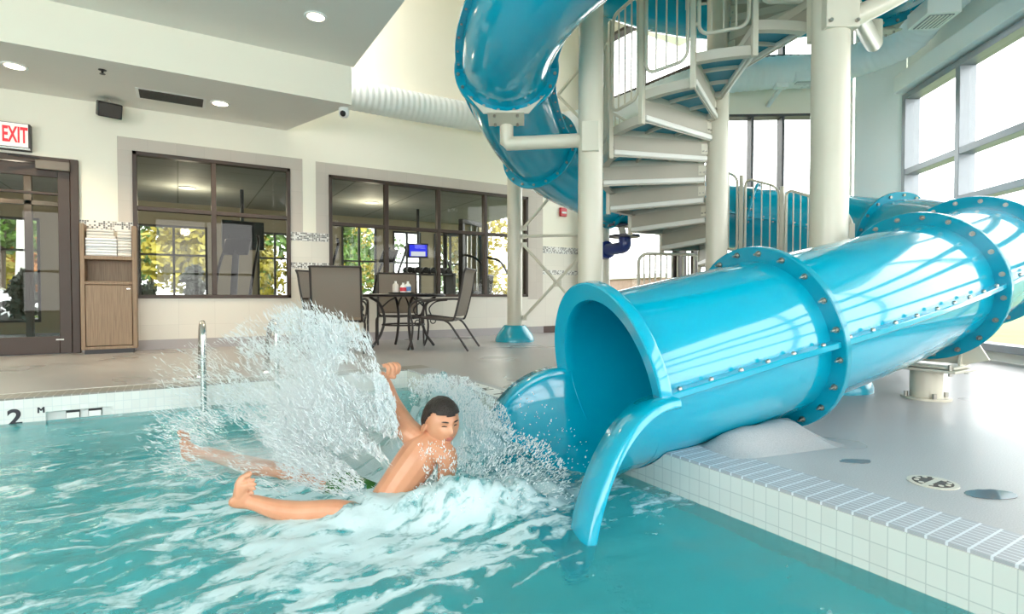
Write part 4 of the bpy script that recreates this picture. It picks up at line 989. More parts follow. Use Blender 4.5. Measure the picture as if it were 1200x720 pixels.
dup(m1, (5.6, 11.3, 0), -.2, 'dark weight machine by the far gym wall')
# dumbbell rack
rk = thing('dumbbell_rack', 'black two tier dumbbell rack in the gym', 'rack', (4.55, 10.9, 0))
for x in (4.0, 5.1): MB().box(x - .03, x + .03, 10.7, 11.1, 0, 1.15).build('upright', 'dark_grey', rk, bevel=.006)
for z in (.55, 1.1): MB().box(4.0, 5.1, 10.72, 11.0, z, z + .03).build('tier', 'dark_grey', rk, bevel=.004)
for z, nm in ((.585, 'lower'), (1.135, 'upper')):
    for k in range(6):
        c = V((4.1 + .175 * k, 10.86, z + .068)); t = thing('dumbbell', 'black round headed dumbbell on the %s tier of the gym rack' % nm, 'dumbbell', c, group='dumbbells on the %s rack tier' % nm)
        MB().cyl(c - V((0, .07, 0)), c + V((0, .07, 0)), .016, 10).build('handle', 'steel', t)
        for s in (-1, 1): MB().cyl(c + V((0, s * .07, 0)), c + V((0, s * .15, 0)), .066, 16).build('head', 'black_plastic', t, bevel=.008)

# outdoors
struct(MB().box(-30, 40, GY + .14, 60, -.35, -.15).build('ground_outside', 'asphalt', smooth=0)); 
struct(MB().box(-30, 40, 26.5, 60, -.15, -.10).build('ground_verge', 'grass', smooth=0))
struct(MB().box(2.8, 40, -20, GY + .14, -.36, -.26).build('ground_side', 'grass', smooth=0))
mb = MB(); mb.prism([RT0 + V((.5, .1, -.25)), RT0 + V((2.2, -.6, -.25)), RT1 + V((2.6, -1.4, -.25)), RT1 + V((.6, -.5, -.25))], (0, 0, .02)); struct(mb.build('ground_path', 'asphalt', smooth=0))
def leafball(mb, c, r, n, sz, rnd):
    for _ in range(n):
        d = V((rnd.gauss(0, 1), rnd.gauss(0, 1), rnd.gauss(0, 1))).normalized() * (rnd.random() ** .4) * r
        d.z *= .85; p = V(c) + d; a = V((rnd.gauss(0, 1), rnd.gauss(0, 1), rnd.gauss(0, 1))).normalized(); b = a.orthogonal().normalized(); s = sz * rnd.uniform(.6, 1.4)
        mb.add([p - a * s, p + b * s * .6, p + a * s, p - b * s * .6], [(0, 1, 2, 3)])
def tree(x, y, h, r, m, lab, seed, trunk='bark', base=-.12, name='tree', low=.25):
    rnd = random.Random(seed); t = thing(name, lab, 'tree', (x, y, base), group='trees beyond the gym windows')
    tk = MB().tube(crom([(x, y, base), (x + rnd.uniform(-.15, .15), y, base + h * .4), (x + rnd.uniform(-.3, .3), y, base + h * .8)], 5), [.09 * h / 5 * (1 - .6 * k / 10) for k in range(11)], 8)
    for k in range(5):
        a = rnd.uniform(0, 6.3); z = base + h * rnd.uniform(.35, .7); tk.tube([(x, y, z), (x + r * .6 * cos(a), y + r * .6 * sin(a), z + h * .18)], [.03, .012], 6)
    tk.build('trunk', trunk, t, smooth=60)
    mb = MB()
    for k in range(9):
        a = rnd.uniform(0, 6.3); q = r * rnd.uniform(.1, .75); leafball(mb, (x + q * cos(a), y + q * sin(a), base + h * rnd.uniform(low, .9)), r * rnd.uniform(.45, .7), 300, .20, rnd)
    mb.build('crown', m, t, smooth=0, fix=False)
rnd = random.Random(5)
TS = [(-8.5, 22, 6, 2.2, 'leaf_green'), (-6.8, 21, 5, 1.8, 'leaf_yellow'), (-5.3, 19.6, 4, 1.4, 'leaf_orange'), (-4.4, 23, 7, 2.3, 'leaf_green'), (-2.6, 20, 3.4, 1.5, 'leaf_green'), (-1.0, 23, 5.2, 2.0, 'leaf_green'), (.2, 20.5, 3.2, 1.5, 'leaf_yellow'), (1.6, 22, 5, 1.9, 'leaf_yellow'), (2.9, 20, 3.5, 1.5, 'leaf_green'), (4.6, 22, 5.5, 2, 'leaf_green'), (6.4, 21, 4.2, 1.8, 'leaf_yellow'), (8.4, 22, 5, 2, 'leaf_green'), (10.6, 21, 4.6, 1.9, 'leaf_yellow'), (13, 22, 5, 2.1, 'leaf_green')]
names = {'leaf_green': 'green leafy tree', 'leaf_yellow': 'autumn yellow tree', 'leaf_orange': 'rusty orange autumn tree'}
where = ['beyond the far lobby window', 'behind the parked car', 'beside the white trunk past the car', 'tall behind the lobby window', 'low by the gym window edge', 'filling the first gym window', 'low and bright in the first gym window', 'tall at the first gym window', 'past the second gym opening', 'behind the patio bottles', 'seen past the blue television', 'behind the weight machine', 'seen past the slim post', 'at the end of the gym']
for k, (a, b, c, d_, m) in enumerate(TS): tree(a * 1.35, 28.5 + 6.2 * (k % 3), c * 1.35, min(2.9, d_ * 1.5), m, names[m] + ' ' + where[k], 20 + k)
bq = aty(21, 300, 25.5); tree(bq.x, 25.5, 9, 1.1, 'leaf_yellow', 'slim pale birch trunk tree just behind the car', 77, 'birch_bark', base=-.15, low=.75)
def bush(x, y, r, h, lab, seed):
    rnd = random.Random(seed); t = thing('potted_shrub', lab, 'shrub', (x, y, -.15))
    MB().lathe([(.001, 0), (.16, 0), (.22, .34), (.24, .36), (.20, .36), (.19, .30), (.001, .30)], (x, y, -.15), 18).build('pot', 'dark_grey', t)
    MB().cyl((x, y, .1), (x, y, .1 + h * .8), .03, 8).build('stem', 'bark', t); mb = MB()
    for k in range(7): leafball(mb, (x + rnd.uniform(-r, r) * .4, y + rnd.uniform(-r, r) * .4, .25 + h * k / 8), r * rnd.uniform(.5, .7), 130, .06, rnd)
    mb.build('leaves', 'leaf_dark', t, smooth=0, fix=False)
bush(.28, 13.4, .32, 1.25, 'dark upright shrub in a pot outside the first gym window', 3); bush(-.62, 13.3, .36, .72, 'low dark shrub in a pot outside the first gym window', 4); bush(-2.42, 13.2, .3, 1.0, 'dark potted shrub outside the lobby in front of the car', 8)
# parked car
ca = thing('parked_car', 'silver saloon car parked outside the lobby window', 'car', (aty(49, 345, 23.2).x - 2.2, 24.0, -.15))
cy0, cy1 = 23.2, 24.9; ox = aty(49, 345, 23.2).x - 2.2
prof = [(-2.15, .30), (-2.2, .62), (-2.1, .84), (-1.55, .92), (-.95, 1.36), (-.3, 1.45), (.45, 1.40), (1.05, 1.03), (1.85, .90), (2.15, .72), (2.2, .42), (2.1, .28)]
P3 = crom([(x, 0, z) for x, z in prof], 4)
rings = []
for f_, y in ((.90, cy0 + .0), (1, cy0 + .10), (1, cy1 - .10), (.90, cy1)): rings.append([(ox + p.x * (.985 if f_ < 1 else 1), y + (0 if p.z < .95 else (.16 if y < 24.0 else -.16) * (p.z - .95) / .5), -.15 + .3 + (p.z - .3) * (f_ if p.z > .95 else 1)) for p in P3])
MB().ring_sweep(rings).build('body', 'car_silver', ca, smooth=40)
for poly, nm in (([(-.85, 1.02), (-.62, 1.30), (-.25, 1.37), (-.02, 1.37), (-.02, 1.0)], 'rear_window'), ([(.06, 1.0), (.06, 1.37), (.42, 1.32), (.88, 1.01)], 'front_window')):
    for yy, dy in ((cy0 + .02, .02), (cy1 - .02, -.02)):
        mb = MB(); mb.prism([(ox + x, yy + (dy * 7.0) * (z - .95) / .5 - dy * 2.6, -.15 + z * .97 + .0) for x, z in poly], (0, dy, 0)); mb.build(nm, 'vinyl_black', ca, smooth=0)
for x in (-1.38, 1.36):
    for yy, s in ((cy0 + .06, -1), (cy1 - .06, 1)):
        w = MB().lathe([(.20, -.10), (.32, -.10), (.34, -.06), (.34, .06), (.32, .10), (.20, .10)], (ox + x, yy, .18), 28, (0, 1, 0)).build('tyre', 'tyre', ca)
        h = MB().cyl((ox + x, yy + s * .06, .18), (ox + x, yy + s * .085, .18), .20, 24)
        for k in range(5):
            a = 2 * pi * k / 5; h.bar((ox + x, yy + s * .095, .18), (ox + x + .19 * cos(a), yy + s * .095, .18 + .19 * sin(a)), .05, .02, (0, 1, 0))
        h.build('wheel_rim', 'car_silver', ca)
MB().box(ox + 2.02, ox + 2.16, cy0 + .04, cy0 + .3, .50, .60).build('headlamp', 'white_plastic', ca, bevel=.03)
# brick bay seen past the end glazing
bb = thing('brick_building', 'pale brick building corner outside beyond the stair foot', 'building', (10.5, 9.5, -.15))
MB().box(9.8, 12.5, 9.2, 11.5, -.15, 1.1).build('brick_wall', 'brick', bb); MB().box(9.75, 12.55, 9.15, 11.55, 1.1, 1.2).build('coping_cap', 'paint_white', bb)
# ================================================================== WATER
def fbm(x, y, z=0.0, o=4):
    a = 0; f = 1; w = 1
    for _ in range(o): a += w * noise.noise(V((x * f, y * f, z))); f *= 2.05; w *= .5
    return a
def sstep(a, b, x):
    t = max(0, min(1, (x - a) / (b - a))); return t * t * (3 - 2 * t)
def G(x, y, c, rx, ry, rot=0.0):
    dx, dy = x - c[0], y - c[1]; u = dx * cos(rot) + dy * sin(rot); v = -dx * sin(rot) + dy * cos(rot)
    return math.exp(-(u / rx) ** 2 - (v / ry) ** 2)
CORE = atz(430, 588, WZ); WAVE = atz(520, 535, WZ); BACK = atd(528, 500, 2.95); FRONT = atd(545, 580, 2.05); THIGH = atd(420, 594, 2.05); CREST = atz(585, 590, WZ); TIP = atz(645, 575, WZ)
LA = atz(430, 735, WZ); LB = atz(700, 622, WZ); LD = (LB - LA).normalized(); LN = V((LD.y, -LD.x, 0))
def surf(x, y):
    d = sqrt((x - CORE.x) ** 2 + (y - CORE.y) ** 2)
    e = math.exp(-(d / 1.5) ** 2)
    side = (V((x, y, 0)) - V((LA.x, LA.y, 0))).dot(LN)          # > 0: calm corner in front of the slide
    calm = sstep(-.05, .35, side)
    h = .010 * fbm(x * 1.1, y * 2.0, 3) + .008 * fbm(x * 3, y * 4.5, 7, 3)
    h += (.020 * fbm(x * 4.5, y * 4.5, 1.5) + .012 * fbm(x * 12, y * 12, 9, 3)) * e * (1 - .85 * calm)
    m1 = G(x, y, WAVE, .34, .26, .6); m2 = G(x, y, CREST, .34, .12, -.25); m3 = G(x, y, CORE, .30, .18, .3)
    h += m1 * (.24 + .16 * fbm(x * 6, y * 6, 4)) + m2 * (.07 + .06 * fbm(x * 10, y * 10, 2)) + m3 * (.02 + .03 * fbm(x * 9, y * 9, 5))
    m4 = G(x, y, BACK, .34, .20, -.7); h += m4 * (.13 + .14 * fbm(x * 9, y * 9, 8, 5))
    m5 = G(x, y, FRONT, .24, .10, -.55); h += m5 * (.10 + .06 * fbm(x * 13, y * 13, 6)); m6 = G(x, y, THIGH, .12, .07, .2); h += m6 * (.03 + .02 * fbm(x * 14, y * 14, 3)); m1 = max(m1, m4 * 1.2, m5, m6 * .8)
    edge = min(sstep(0, .12, PX - x), sstep(0, .12, PY - y)); h *= edge
    # foam cover: dense by the splash, drifting streaks further out
    fo = .62 * math.exp(-(d / .55) ** 2) + .50 * math.exp(-(d / 1.7) ** 2) + .6 * max(m1, m2, m3)
    fo *= 1 - .97 * calm * (1 - min(1, m2 * 2 + m1))
    return h, max(0, min(1, fo + .16 * (1 - calm)))
def water():
    xs = [HX0 + .01]; x = HX0 + .01
    while x < PX - .007: x = min(PX - .007, x + (.02 if x > -1.6 else .06)); xs.append(x)
    ys = [RY + .01]; y = RY + .01
    while y < PY - .007: y = min(PY - .007, y + (.02 if 0.3 < y < 3.6 else .04)); ys.append(y)
    vs = []; fo = []
    for y in ys:
        for x in xs:
            h, f = surf(x, y); vs.append((x, y, WZ + h)); fo.append(f)
    nx = len(xs); fs = [(j * nx + i, j * nx + i + 1, (j + 1) * nx + i + 1, (j + 1) * nx + i) for j in range(len(ys) - 1) for i in range(nx - 1)]
    me = bpy.data.meshes.new('pool_water'); me.from_pydata(vs, [], fs)
    at = me.attributes.new('foam', 'FLOAT', 'POINT'); at.data.foreach_set('value', fo)
    for p in me.polygons: p.use_smooth = True
    o = bpy.data.objects.new('pool_water', me); COL.objects.link(o)
    m, nt, out = _new('water_surface'); N = nt.nodes; L = nt.links
    tc = N.new('ShaderNodeTexCoord')
    def mp(sx, sy, rot=0.0):
        q = N.new('ShaderNodeMapping'); q.inputs['Scale'].default_value = (sx, sy, 1); q.inputs['Rotation'].default_value = (0, 0, rot); L.new(tc.outputs['Object'], q.inputs[0]); return q
    def nz(v, s, det=4, dist=0.0):
        n = N.new('ShaderNodeTexNoise'); n.inputs['Scale'].default_value = s; n.inputs['Detail'].default_value = det; n.inputs['Distortion'].default_value = dist; L.new(v.outputs[0], n.inputs['Vector']); return n
    def ma(op, a, b=None):
        q = N.new('ShaderNodeMath'); q.operation = op
        for i, v in enumerate((a, b)):
            if v is None: continue
            if isinstance(v, (int, float)): q.inputs[i].default_value = v
            else: L.new(v, q.inputs[i])
        return q.outputs[0]
    n1 = nz(mp(1.5, 4.2, -.30), 2.2, 7, 1.2); n2 = nz(mp(1, 1.6, -.3), 13, 6, 1.0); n3 = nz(mp(1, 1), 70, 3)
    at = N.new('ShaderNodeAttribute'); at.attribute_name = 'foam'
    s = ma('ADD', ma('MULTIPLY', n1.outputs['Fac'], .62), ma('MULTIPLY', n2.outputs['Fac'], .30)); s = ma('ADD', s, ma('MULTIPLY', n3.outputs['Fac'], .08))
    th = ma('SUBTRACT', .66, ma('MULTIPLY', at.outputs['Fac'], .26)); df = ma('SUBTRACT', s, th)
    r = N.new('ShaderNodeMapRange'); r.inputs[1].default_value = -.015; r.inputs[2].default_value = .075; r.inputs[4].default_value = .72; L.new(df, r.inputs[0])
    bm1 = N.new('ShaderNodeBump'); bm1.inputs['Strength'].default_value = .35; bm1.inputs['Distance'].default_value = .02; L.new(ma('ADD', ma('MULTIPLY', n2.outputs['Fac'], .55), ma('MULTIPLY', n1.outputs['Fac'], 1.0)), bm1.inputs['Height'])
    w = N.new('ShaderNodeBsdfPrincipled'); w.inputs['Base Color'].default_value = (.70, .97, .97, 1); w.inputs['Transmission Weight'].default_value = 1; w.inputs['IOR'].default_value = 1.33; w.inputs['Roughness'].default_value = .02; L.new(bm1.outputs[0], w.inputs['Normal'])
    md = N.new('ShaderNodeBsdfDiffuse'); md.inputs[0].default_value = (.09, .66, .74, 1); L.new(bm1.outputs[0], md.inputs['Normal'])   # suspended fine bubbles
    m0 = N.new('ShaderNodeMixShader'); m0.inputs[0].default_value = .24; L.new(w.outputs[0], m0.inputs[1]); L.new(md.outputs[0], m0.inputs[2])
    bm2 = N.new('ShaderNodeBump'); bm2.inputs['Strength'].default_value = .6; bm2.inputs['Distance'].default_value = .012; L.new(s, bm2.inputs['Height'])
    f = N.new('ShaderNodeBsdfPrincipled'); f.inputs['Base Color'].default_value = (.76, .89, .93, 1); f.inputs['Roughness'].default_value = .5; L.new(bm2.outputs[0], f.inputs['Normal'])
    mx = N.new('ShaderNodeMixShader'); L.new(r.outputs[0], mx.inputs[0]); L.new(m0.outputs[0], mx.inputs[1]); L.new(f.outputs[0], mx.inputs[2]); L.new(mx.outputs[0], out.inputs[0])
    me.materials.append(m)
    tag(o, 'rippled turquoise pool water with drifting white foam', 'water', kind='stuff')
water()

# ------------------------------------------------------------------ spray: thrown drops and ligaments
def spray_mat():
    m, nt, out = _new('spray_water'); N = nt.nodes; L = nt.links
    p = N.new('ShaderNodeBsdfPrincipled'); p.inputs['Base Color'].default_value = (.93, .96, .97, 1); p.inputs['Roughness'].default_value = .25
    t = N.new('ShaderNodeBsdfTranslucent'); t.inputs[0].default_value = (.92, .96, .98, 1)
    tr = N.new('ShaderNodeBsdfTransparent')
    a = N.new('ShaderNodeMixShader'); a.inputs[0].default_value = .45; L.new(p.outputs[0], a.inputs[1]); L.new(t.outputs[0], a.inputs[2])
    b = N.new('ShaderNodeMixShader'); b.inputs[0].default_value = .08; L.new(a.outputs[0], b.inputs[1]); L.new(tr.outputs[0], b.inputs[2]); L.new(b.outputs[0], out.inputs[0]); MATS['spray_water'] = m
spray_mat()
def inpoly(x, y, P):
    c = False; j = len(P) - 1
    for i in range(len(P)):
        if (P[i][1] > y) != (P[j][1] > y) and x < (P[j][0] - P[i][0]) * (y - P[i][1]) / (P[j][1] - P[i][1]) + P[i][0]: c = not c
        j = i
    return c
def drop(mb, c, d, ln, r):
    d = V(d).normalized(); a = d.orthogonal().normalized(); b = d.cross(a); n = 5
    k = len(mb.v); mb.v += [tuple(c - d * ln), tuple(c + d * ln)]
    for q, w in ((-.45, .8), (.35, 1.0)):
        for j in range(n): mb.v.append(tuple(c + d * ln * q + (a * cos(2 * pi * j / n) + b * sin(2 * pi * j / n)) * r * w))
    for j in range(n):
        j2 = (j + 1) % n; mb.f += [(k, k + 2 + j2, k + 2 + j), (k + 2 + j, k + 2 + j2, k + 7 + j2, k + 7 + j), (k + 1, k + 7 + j, k + 7 + j2)]
rs = random.Random(42)
ORG = atd(500, 590, 2.25)
DENSE = [(318, 372), (345, 360), (402, 374), (432, 400), (444, 432), (463, 472), (467, 505), (452, 545), (425, 572), (390, 582), (345, 572), (318, 545), (285, 520), (262, 480), (268, 440), (285, 405)]
WIDE = [(255, 398), (300, 368), (345, 352), (405, 366), (436, 396), (446, 436), (466, 470), (472, 520), (440, 580), (380, 590), (300, 575), (225, 565), (175, 540), (185, 505), (215, 480), (170, 462), (165, 425), (215, 405)]
def spray(poly, n, d0, dsp, lmin, lmax, rmin, rmax, mb, org, wt=None):
    x0 = min(p[0] for p in poly); x1 = max(p[0] for p in poly); y0 = min(p[1] for p in poly); y1 = max(p[1] for p in poly); k = 0
    while k < n:
        px, py = rs.uniform(x0, x1), rs.uniform(y0, y1)
        if not inpoly(px, py, poly) or (wt and rs.random() > wt(px, py)): continue
        c = atd(px, py, d0(px, py) + rs.gauss(0, dsp))
        if c.z < WZ: continue
        d = (c - org); d.z += .10; d = d.normalized() + V((rs.gauss(0, .22), rs.gauss(0, .22), rs.gauss(0, .22)))
        q = rs.random() ** 2.2; drop(mb, c, d, lmin + (lmax - lmin) * q, rmin + (rmax - rmin) * rs.random() ** 2); k += 1
mb = MB()
dp = lambda x, y: 2.24 + .0020 * (470 - x) + (.0010 * (480 - y))
def lump(px, py):
    u = (px * .80 + py * .60) / 90; v = (-px * .60 + py * .80) / 26            # along / across the throw
    return max(0, min(1, .55 + 1.1 * noise.noise(V((u, v, 3.3))) + .5 * noise.noise(V((u * 2.7, v * 2.7, 1.1)))))
def wd(px, py): return lump(px, py) * (.22 + .78 * sstep(270, 430, px)) * (.55 + .45 * sstep(360, 430, py))
spray(DENSE, 21000, dp, .09, .0025, .022, .0011, .0038, mb, ORG, wd)
spray(WIDE, 6500, dp, .14, .003, .040, .0007, .0022, mb, ORG, lambda x, y: lump(x, y) * sstep(165, 250, x))
spray([(150, 470), (330, 490), (400, 560), (390, 590), (320, 585), (240, 562), (160, 548)], 4200, lambda x, y: 2.36, .10, .003, .026, .0007, .0020, mb, ORG, lambda x, y: lump(x, y) * sstep(150, 260, x) * sstep(470, 505, y))
spray([(438, 436), (452, 443), (464, 474), (462, 500), (444, 500)], 1500, lambda x, y: 2.2, .05, .0025, .022, .0011, .0036, mb, ORG)
o = mb.build('splash_spray', 'spray_water', None, smooth=180, fix=False); tag(o, 'big white fan of spray thrown up over the sliding boy', 'splash', kind='stuff')
mb = MB()
CR = [(470, 585), (500, 560), (528, 545), (543, 505), (538, 475), (515, 458), (482, 476), (476, 445), (520, 436), (560, 468), (592, 500), (640, 518), (664, 545), (672, 585), (655, 600), (600, 595), (540, 600)]
spray(CR, 3800, lambda x, y: 2.55 if y < 500 and x < 560 else 2.2 + .0022 * (600 - y), .14, .002, .014, .0011, .0042, mb, atd(540, 600, 2.3))
spray([(478, 468), (500, 438), (548, 442), (592, 478), (604, 508), (548, 502), (540, 472), (515, 456)], 2600, lambda x, y: 2.62, .12, .002, .012, .0010, .0036, mb, atd(540, 600, 2.5))
spray([(590, 440), (650, 470), (705, 540), (700, 610), (655, 620), (600, 500)], 140, lambda x, y: 2.25, .12, .002, .006, .0012, .0038, mb, atd(600, 600, 2.3))
spray([(488, 520), (530, 515), (545, 545), (500, 565)], 170, lambda x, y: 2.08, .02, .002, .010, .0012, .0036, mb, atd(520, 590, 2.1))
o = mb.build('splash_drops', 'spray_water', None, smooth=180, fix=False); tag(o, 'churned drops of water between the boy and the slide mouth', 'splash', kind='stuff')

# fine mist hanging in the fan of spray
def mist(name, c, ax, ay, az, dens, streak, label):
    mb = MB().ball((0, 0, 0), 1.0, 24, 16); o = mb.build(name, None, None, smooth=180)
    M = Matrix((ax, ay, az)).transposed().to_4x4(); M.translation = c; o.matrix_world = M
    m, nt, out = _new(name); N = nt.nodes; L = nt.links
    tc = N.new('ShaderNodeTexCoord'); ln = N.new('ShaderNodeVectorMath'); ln.operation = 'LENGTH'; L.new(tc.outputs['Object'], ln.inputs[0])
    f = N.new('ShaderNodeMapRange'); f.interpolation_type = 'SMOOTHSTEP'; f.inputs[1].default_value = .12; f.inputs[2].default_value = .98; f.inputs[3].default_value = 1; f.inputs[4].default_value = 0; L.new(ln.outputs['Value'], f.inputs[0])
    mp = N.new('ShaderNodeMapping'); mp.inputs['Scale'].default_value = streak; L.new(tc.outputs['Object'], mp.inputs[0])
    n = N.new('ShaderNodeTexNoise'); n.inputs['Scale'].default_value = 1.6; n.inputs['Detail'].default_value = 5; L.new(mp.outputs[0], n.inputs['Vector'])
    r = N.new('ShaderNodeMapRange'); r.inputs[1].default_value = .36; r.inputs[2].default_value = .70; r.inputs[3].default_value = .0; r.inputs[4].default_value = dens; L.new(n.outputs['Fac'], r.inputs[0])
    q = N.new('ShaderNodeMath'); q.operation = 'MULTIPLY'; L.new(f.outputs[0], q.inputs[0]); L.new(r.outputs[0], q.inputs[1])
    v = N.new('ShaderNodeVolumeScatter'); v.inputs['Color'].default_value = (.95, .975, .99, 1); v.inputs['Anisotropy'].default_value = .2; L.new(q.outputs[0], v.inputs['Density']); L.new(v.outputs[0], out.inputs['Volume'])
    o.data.materials.append(m); tag(o, label, 'mist', kind='stuff')
sx1 = (RT * .80 - UP * .60); sx2 = (RT * .60 + UP * .80)
mist('splash_mist', atd(385, 482, 2.36), sx1 * .50, FW * .17, sx2 * .37, 17, (.8, 2.5, 4.5), 'pale mist filling the big fan of spray')

mist('splash_mist', atd(285, 535, 2.42), RT * .42, FW * .16, UP * .12, 12, (1.2, 2.5, 3.5), 'low drift of pale mist over the far leg and water')

# ================================================================== THE BOY
def skin_mesh(chains, sub=2):
    """chains: lists of (point, radius); chains that start on an earlier point share it"""
    vs = []; rad = []; es = []; key = {}
    def vid(p, r):
        k = tuple(round(c, 5) for c in p)
        if k not in key: key[k] = len(vs); vs.append(p); rad.append(r)
        return key[k]
    for ch in chains:
        ids = [vid(p, r) for p, r in ch]; es += list(zip(ids, ids[1:]))
    me = bpy.data.meshes.new('tmp'); me.from_pydata([tuple(v) for v in vs], es, [])
    o = bpy.data.objects.new('tmp', me); COL.objects.link(o)
    m = o.modifiers.new('s', 'SKIN'); m.use_smooth_shade = True
    for i, sv in enumerate(me.skin_vertices[0].data):
        sv.radius = (rad[i], rad[i]); sv.use_root = (i == 0)
    s = o.modifiers.new('d', 'SUBSURF'); s.levels = sub; s.render_levels = sub
    bpy.context.view_layer.update()
    e = bpy.data.meshes.new_from_object(o.evaluated_get(bpy.context.evaluated_depsgraph_get()))
    bpy.data.objects.remove(o); return e
A_ = atd
pel = A_(446, 600, 2.17); sp1 = A_(461, 578, 2.19); sp2 = A_(476, 556, 2.205); chs = A_(491, 536, 2.22); uch = A_(500, 521, 2.235); nb = A_(508, 512, 2.24); nt_ = A_(515, 503, 2.245)
HEADC = A_(517, 495, 2.24)
rsh = A_(479, 508, 2.25); rel = A_(459, 471, 2.37); rwr = A_(449, 443, 2.30); rkn = A_(455, 429, 2.28)
lsh = A_(526, 534, 2.17); lel = A_(519, 588, 2.30); lwr = A_(505, 622, 2.24)
nhip = A_(438, 614, 2.12); nkn = A_(394, 597, 2.0); nca = A_(350, 601, 2.0); nca2 = A_(322, 597, 2.0); nan = A_(295, 588, 2.0)
fhip = A_(440, 590, 2.26); fth = A_(398, 570, 2.28); fkn = A_(336, 554, 2.5); fca = A_(296, 546, 2.5); fan = A_(236, 530, 2.5)
limbs = [
    [(pel, .085), (sp1, .078), (sp2, .084), (chs, .092), (uch, .078), (nb, .047), (nt_, .041), (HEADC, .05)],
    [(uch, .060), (rsh, .054), (rsh.lerp(rel, .5), .045), (rel, .037), (rel.lerp(rwr, .45), .035), (rwr, .026)],
    [(uch, .060), (lsh, .050), (lsh.lerp(lel, .5), .037), (lel, .031), (lwr, .021)],
    [(pel, .080), (nhip, .066), (nhip.lerp(nkn, .5), .058), (nkn, .042), (nkn.lerp(nca, .5), .041), (nca, .045), (nca2, .038), (nan, .029), (A_(281, 588, 1.99), .029)],
    [(pel, .080), (fhip, .066), (fth, .056), (fkn, .040), (fca, .043), (fca.lerp(fan, .5), .035), (fan, .029), (A_(225, 533, 2.5), .029)],
]
parts = [skin_mesh([c]) for c in limbs]
# near foot: sole towards the viewer, five toes
heel = A_(268, 588, 1.985); arch = A_(279, 576, 1.985); ball = A_(289, 567, 1.985)
parts.append(skin_mesh([[(nan, .027), (A_(282, 589, 1.99), .028), (heel, .027)], [(A_(282, 589, 1.99), .028), (arch, .024), (A_(284, 562, 1.985), .020), (A_(289, 556, 1.985), .012)], [(arch, .024), (A_(291, 568, 1.985), .021), (A_(295, 571, 1.985), .013)], [(A_(282, 589, 1.99), .028), (A_(289, 579, 1.99), .02), (A_(293, 576, 1.99), .014)]]))
for (bx, by), (tx, ty), r in (((286, 559), (295.5, 554), .0125), ((291, 563.5), (300, 562.5), .0074), ((293, 568), (301.5, 568), .0070), ((293, 572.5), (300.5, 573.5), .0068), ((292, 577), (298, 579), .0066)):
    parts.append(skin_mesh([[(A_(bx, by, 1.985), r * 1.15), (A_((bx + tx) / 2, (by + ty) / 2, 1.98), r), (A_(tx, ty, 1.985), r * .95)]]))
# far foot, seen from its side with toes up
parts.append(skin_mesh([[(fan, .027), (A_(226, 533, 2.5), .03), (A_(220, 541, 2.5), .024)], [(A_(226, 533, 2.5), .03), (A_(218, 523, 2.49), .027), (A_(213, 513, 2.48), .020)]]))
for (bx, by), (tx, ty), dz in (((213, 513), (209, 504), 0), ((215, 513), (213, 503), .012), ((216, 514), (216.5, 504), .022), ((218, 516), (219.5, 507), .032), ((219, 518), (222, 511), .040)):
    parts.append(skin_mesh([[(A_(bx, by, 2.48 + dz), .013), (A_((bx + tx) / 2, (by + ty) / 2, 2.475 + dz), .011), (A_(tx, ty, 2.475 + dz), .010)]]))
# raised fist: palm, four curled fingers, thumb
hd = (rkn - rwr).normalized(); pv = (RT * .75 - FW * .55 + UP * .1); pv = (pv - hd * pv.dot(hd)).normalized(); sdv = hd.cross(pv)
HS = 1.12
kn = rwr + hd * HS * .062
parts.append(skin_mesh([[(rwr, HS * .021), (rwr + hd * HS * .03, HS * .026), (kn - hd * HS * .004, HS * .026)], [(rwr + hd * HS * .03, HS * .026), (kn + sdv * HS * .022 - hd * HS * .008, HS * .017)], [(rwr + hd * HS * .03, HS * .026), (kn - sdv * HS * .022 - hd * HS * .008, HS * .017)]]))
for k, q in enumerate((-HS * .027, -HS * .009, HS * .009, HS * .026)):
    L_ = (.9, 1.0, .96, .8)[k]; b = kn + sdv * q
    parts.append(skin_mesh([[(b - hd * HS * .004, HS * .0105), (b + hd * HS * .012 * L_ + pv * HS * .014, HS * .0100), (b + hd * HS * .008 + pv * HS * .036 * L_, HS * .0095), (b - hd * HS * .016 + pv * HS * .042 * L_, HS * .0088), (b - hd * HS * .026 + pv * HS * .026, HS * .0080)]]))
b = rwr + hd * HS * .022 - sdv * HS * .022
parts.append(skin_mesh([[(b, HS * .0125), (b + pv * HS * .022 + hd * HS * .010 - sdv * HS * .008, HS * .0115), (b + pv * HS * .044 + hd * HS * .018 + sdv * HS * .012, HS * .0100), (b + pv * HS * .050 + hd * HS * .016 + sdv * HS * .030, HS * .0088)]]))
# other hand, relaxed, under the foam
hd2 = (lwr - lel).normalized(); s2 = hd2.cross(V((0, 0, 1))).normalized(); p2 = lwr + hd2 * .05
parts.append(skin_mesh([[(lwr, .021), (lwr + hd2 * .03, .024), (p2, .022)]]))
for k, q in enumerate((-.022, -.008, .007, .021)):
    b = p2 + s2 * q; parts.append(skin_mesh([[(b, .010), (b + hd2 * .024, .0092), (b + hd2 * .042 - V((0, 0, .010)), .0082)]]))
parts.append(skin_mesh([[(lwr + hd2 * .02 + s2 * .02, .012), (lwr + hd2 * .035 + s2 * .042, .0105), (lwr + hd2 * .06 + s2 * .05, .009)]]))
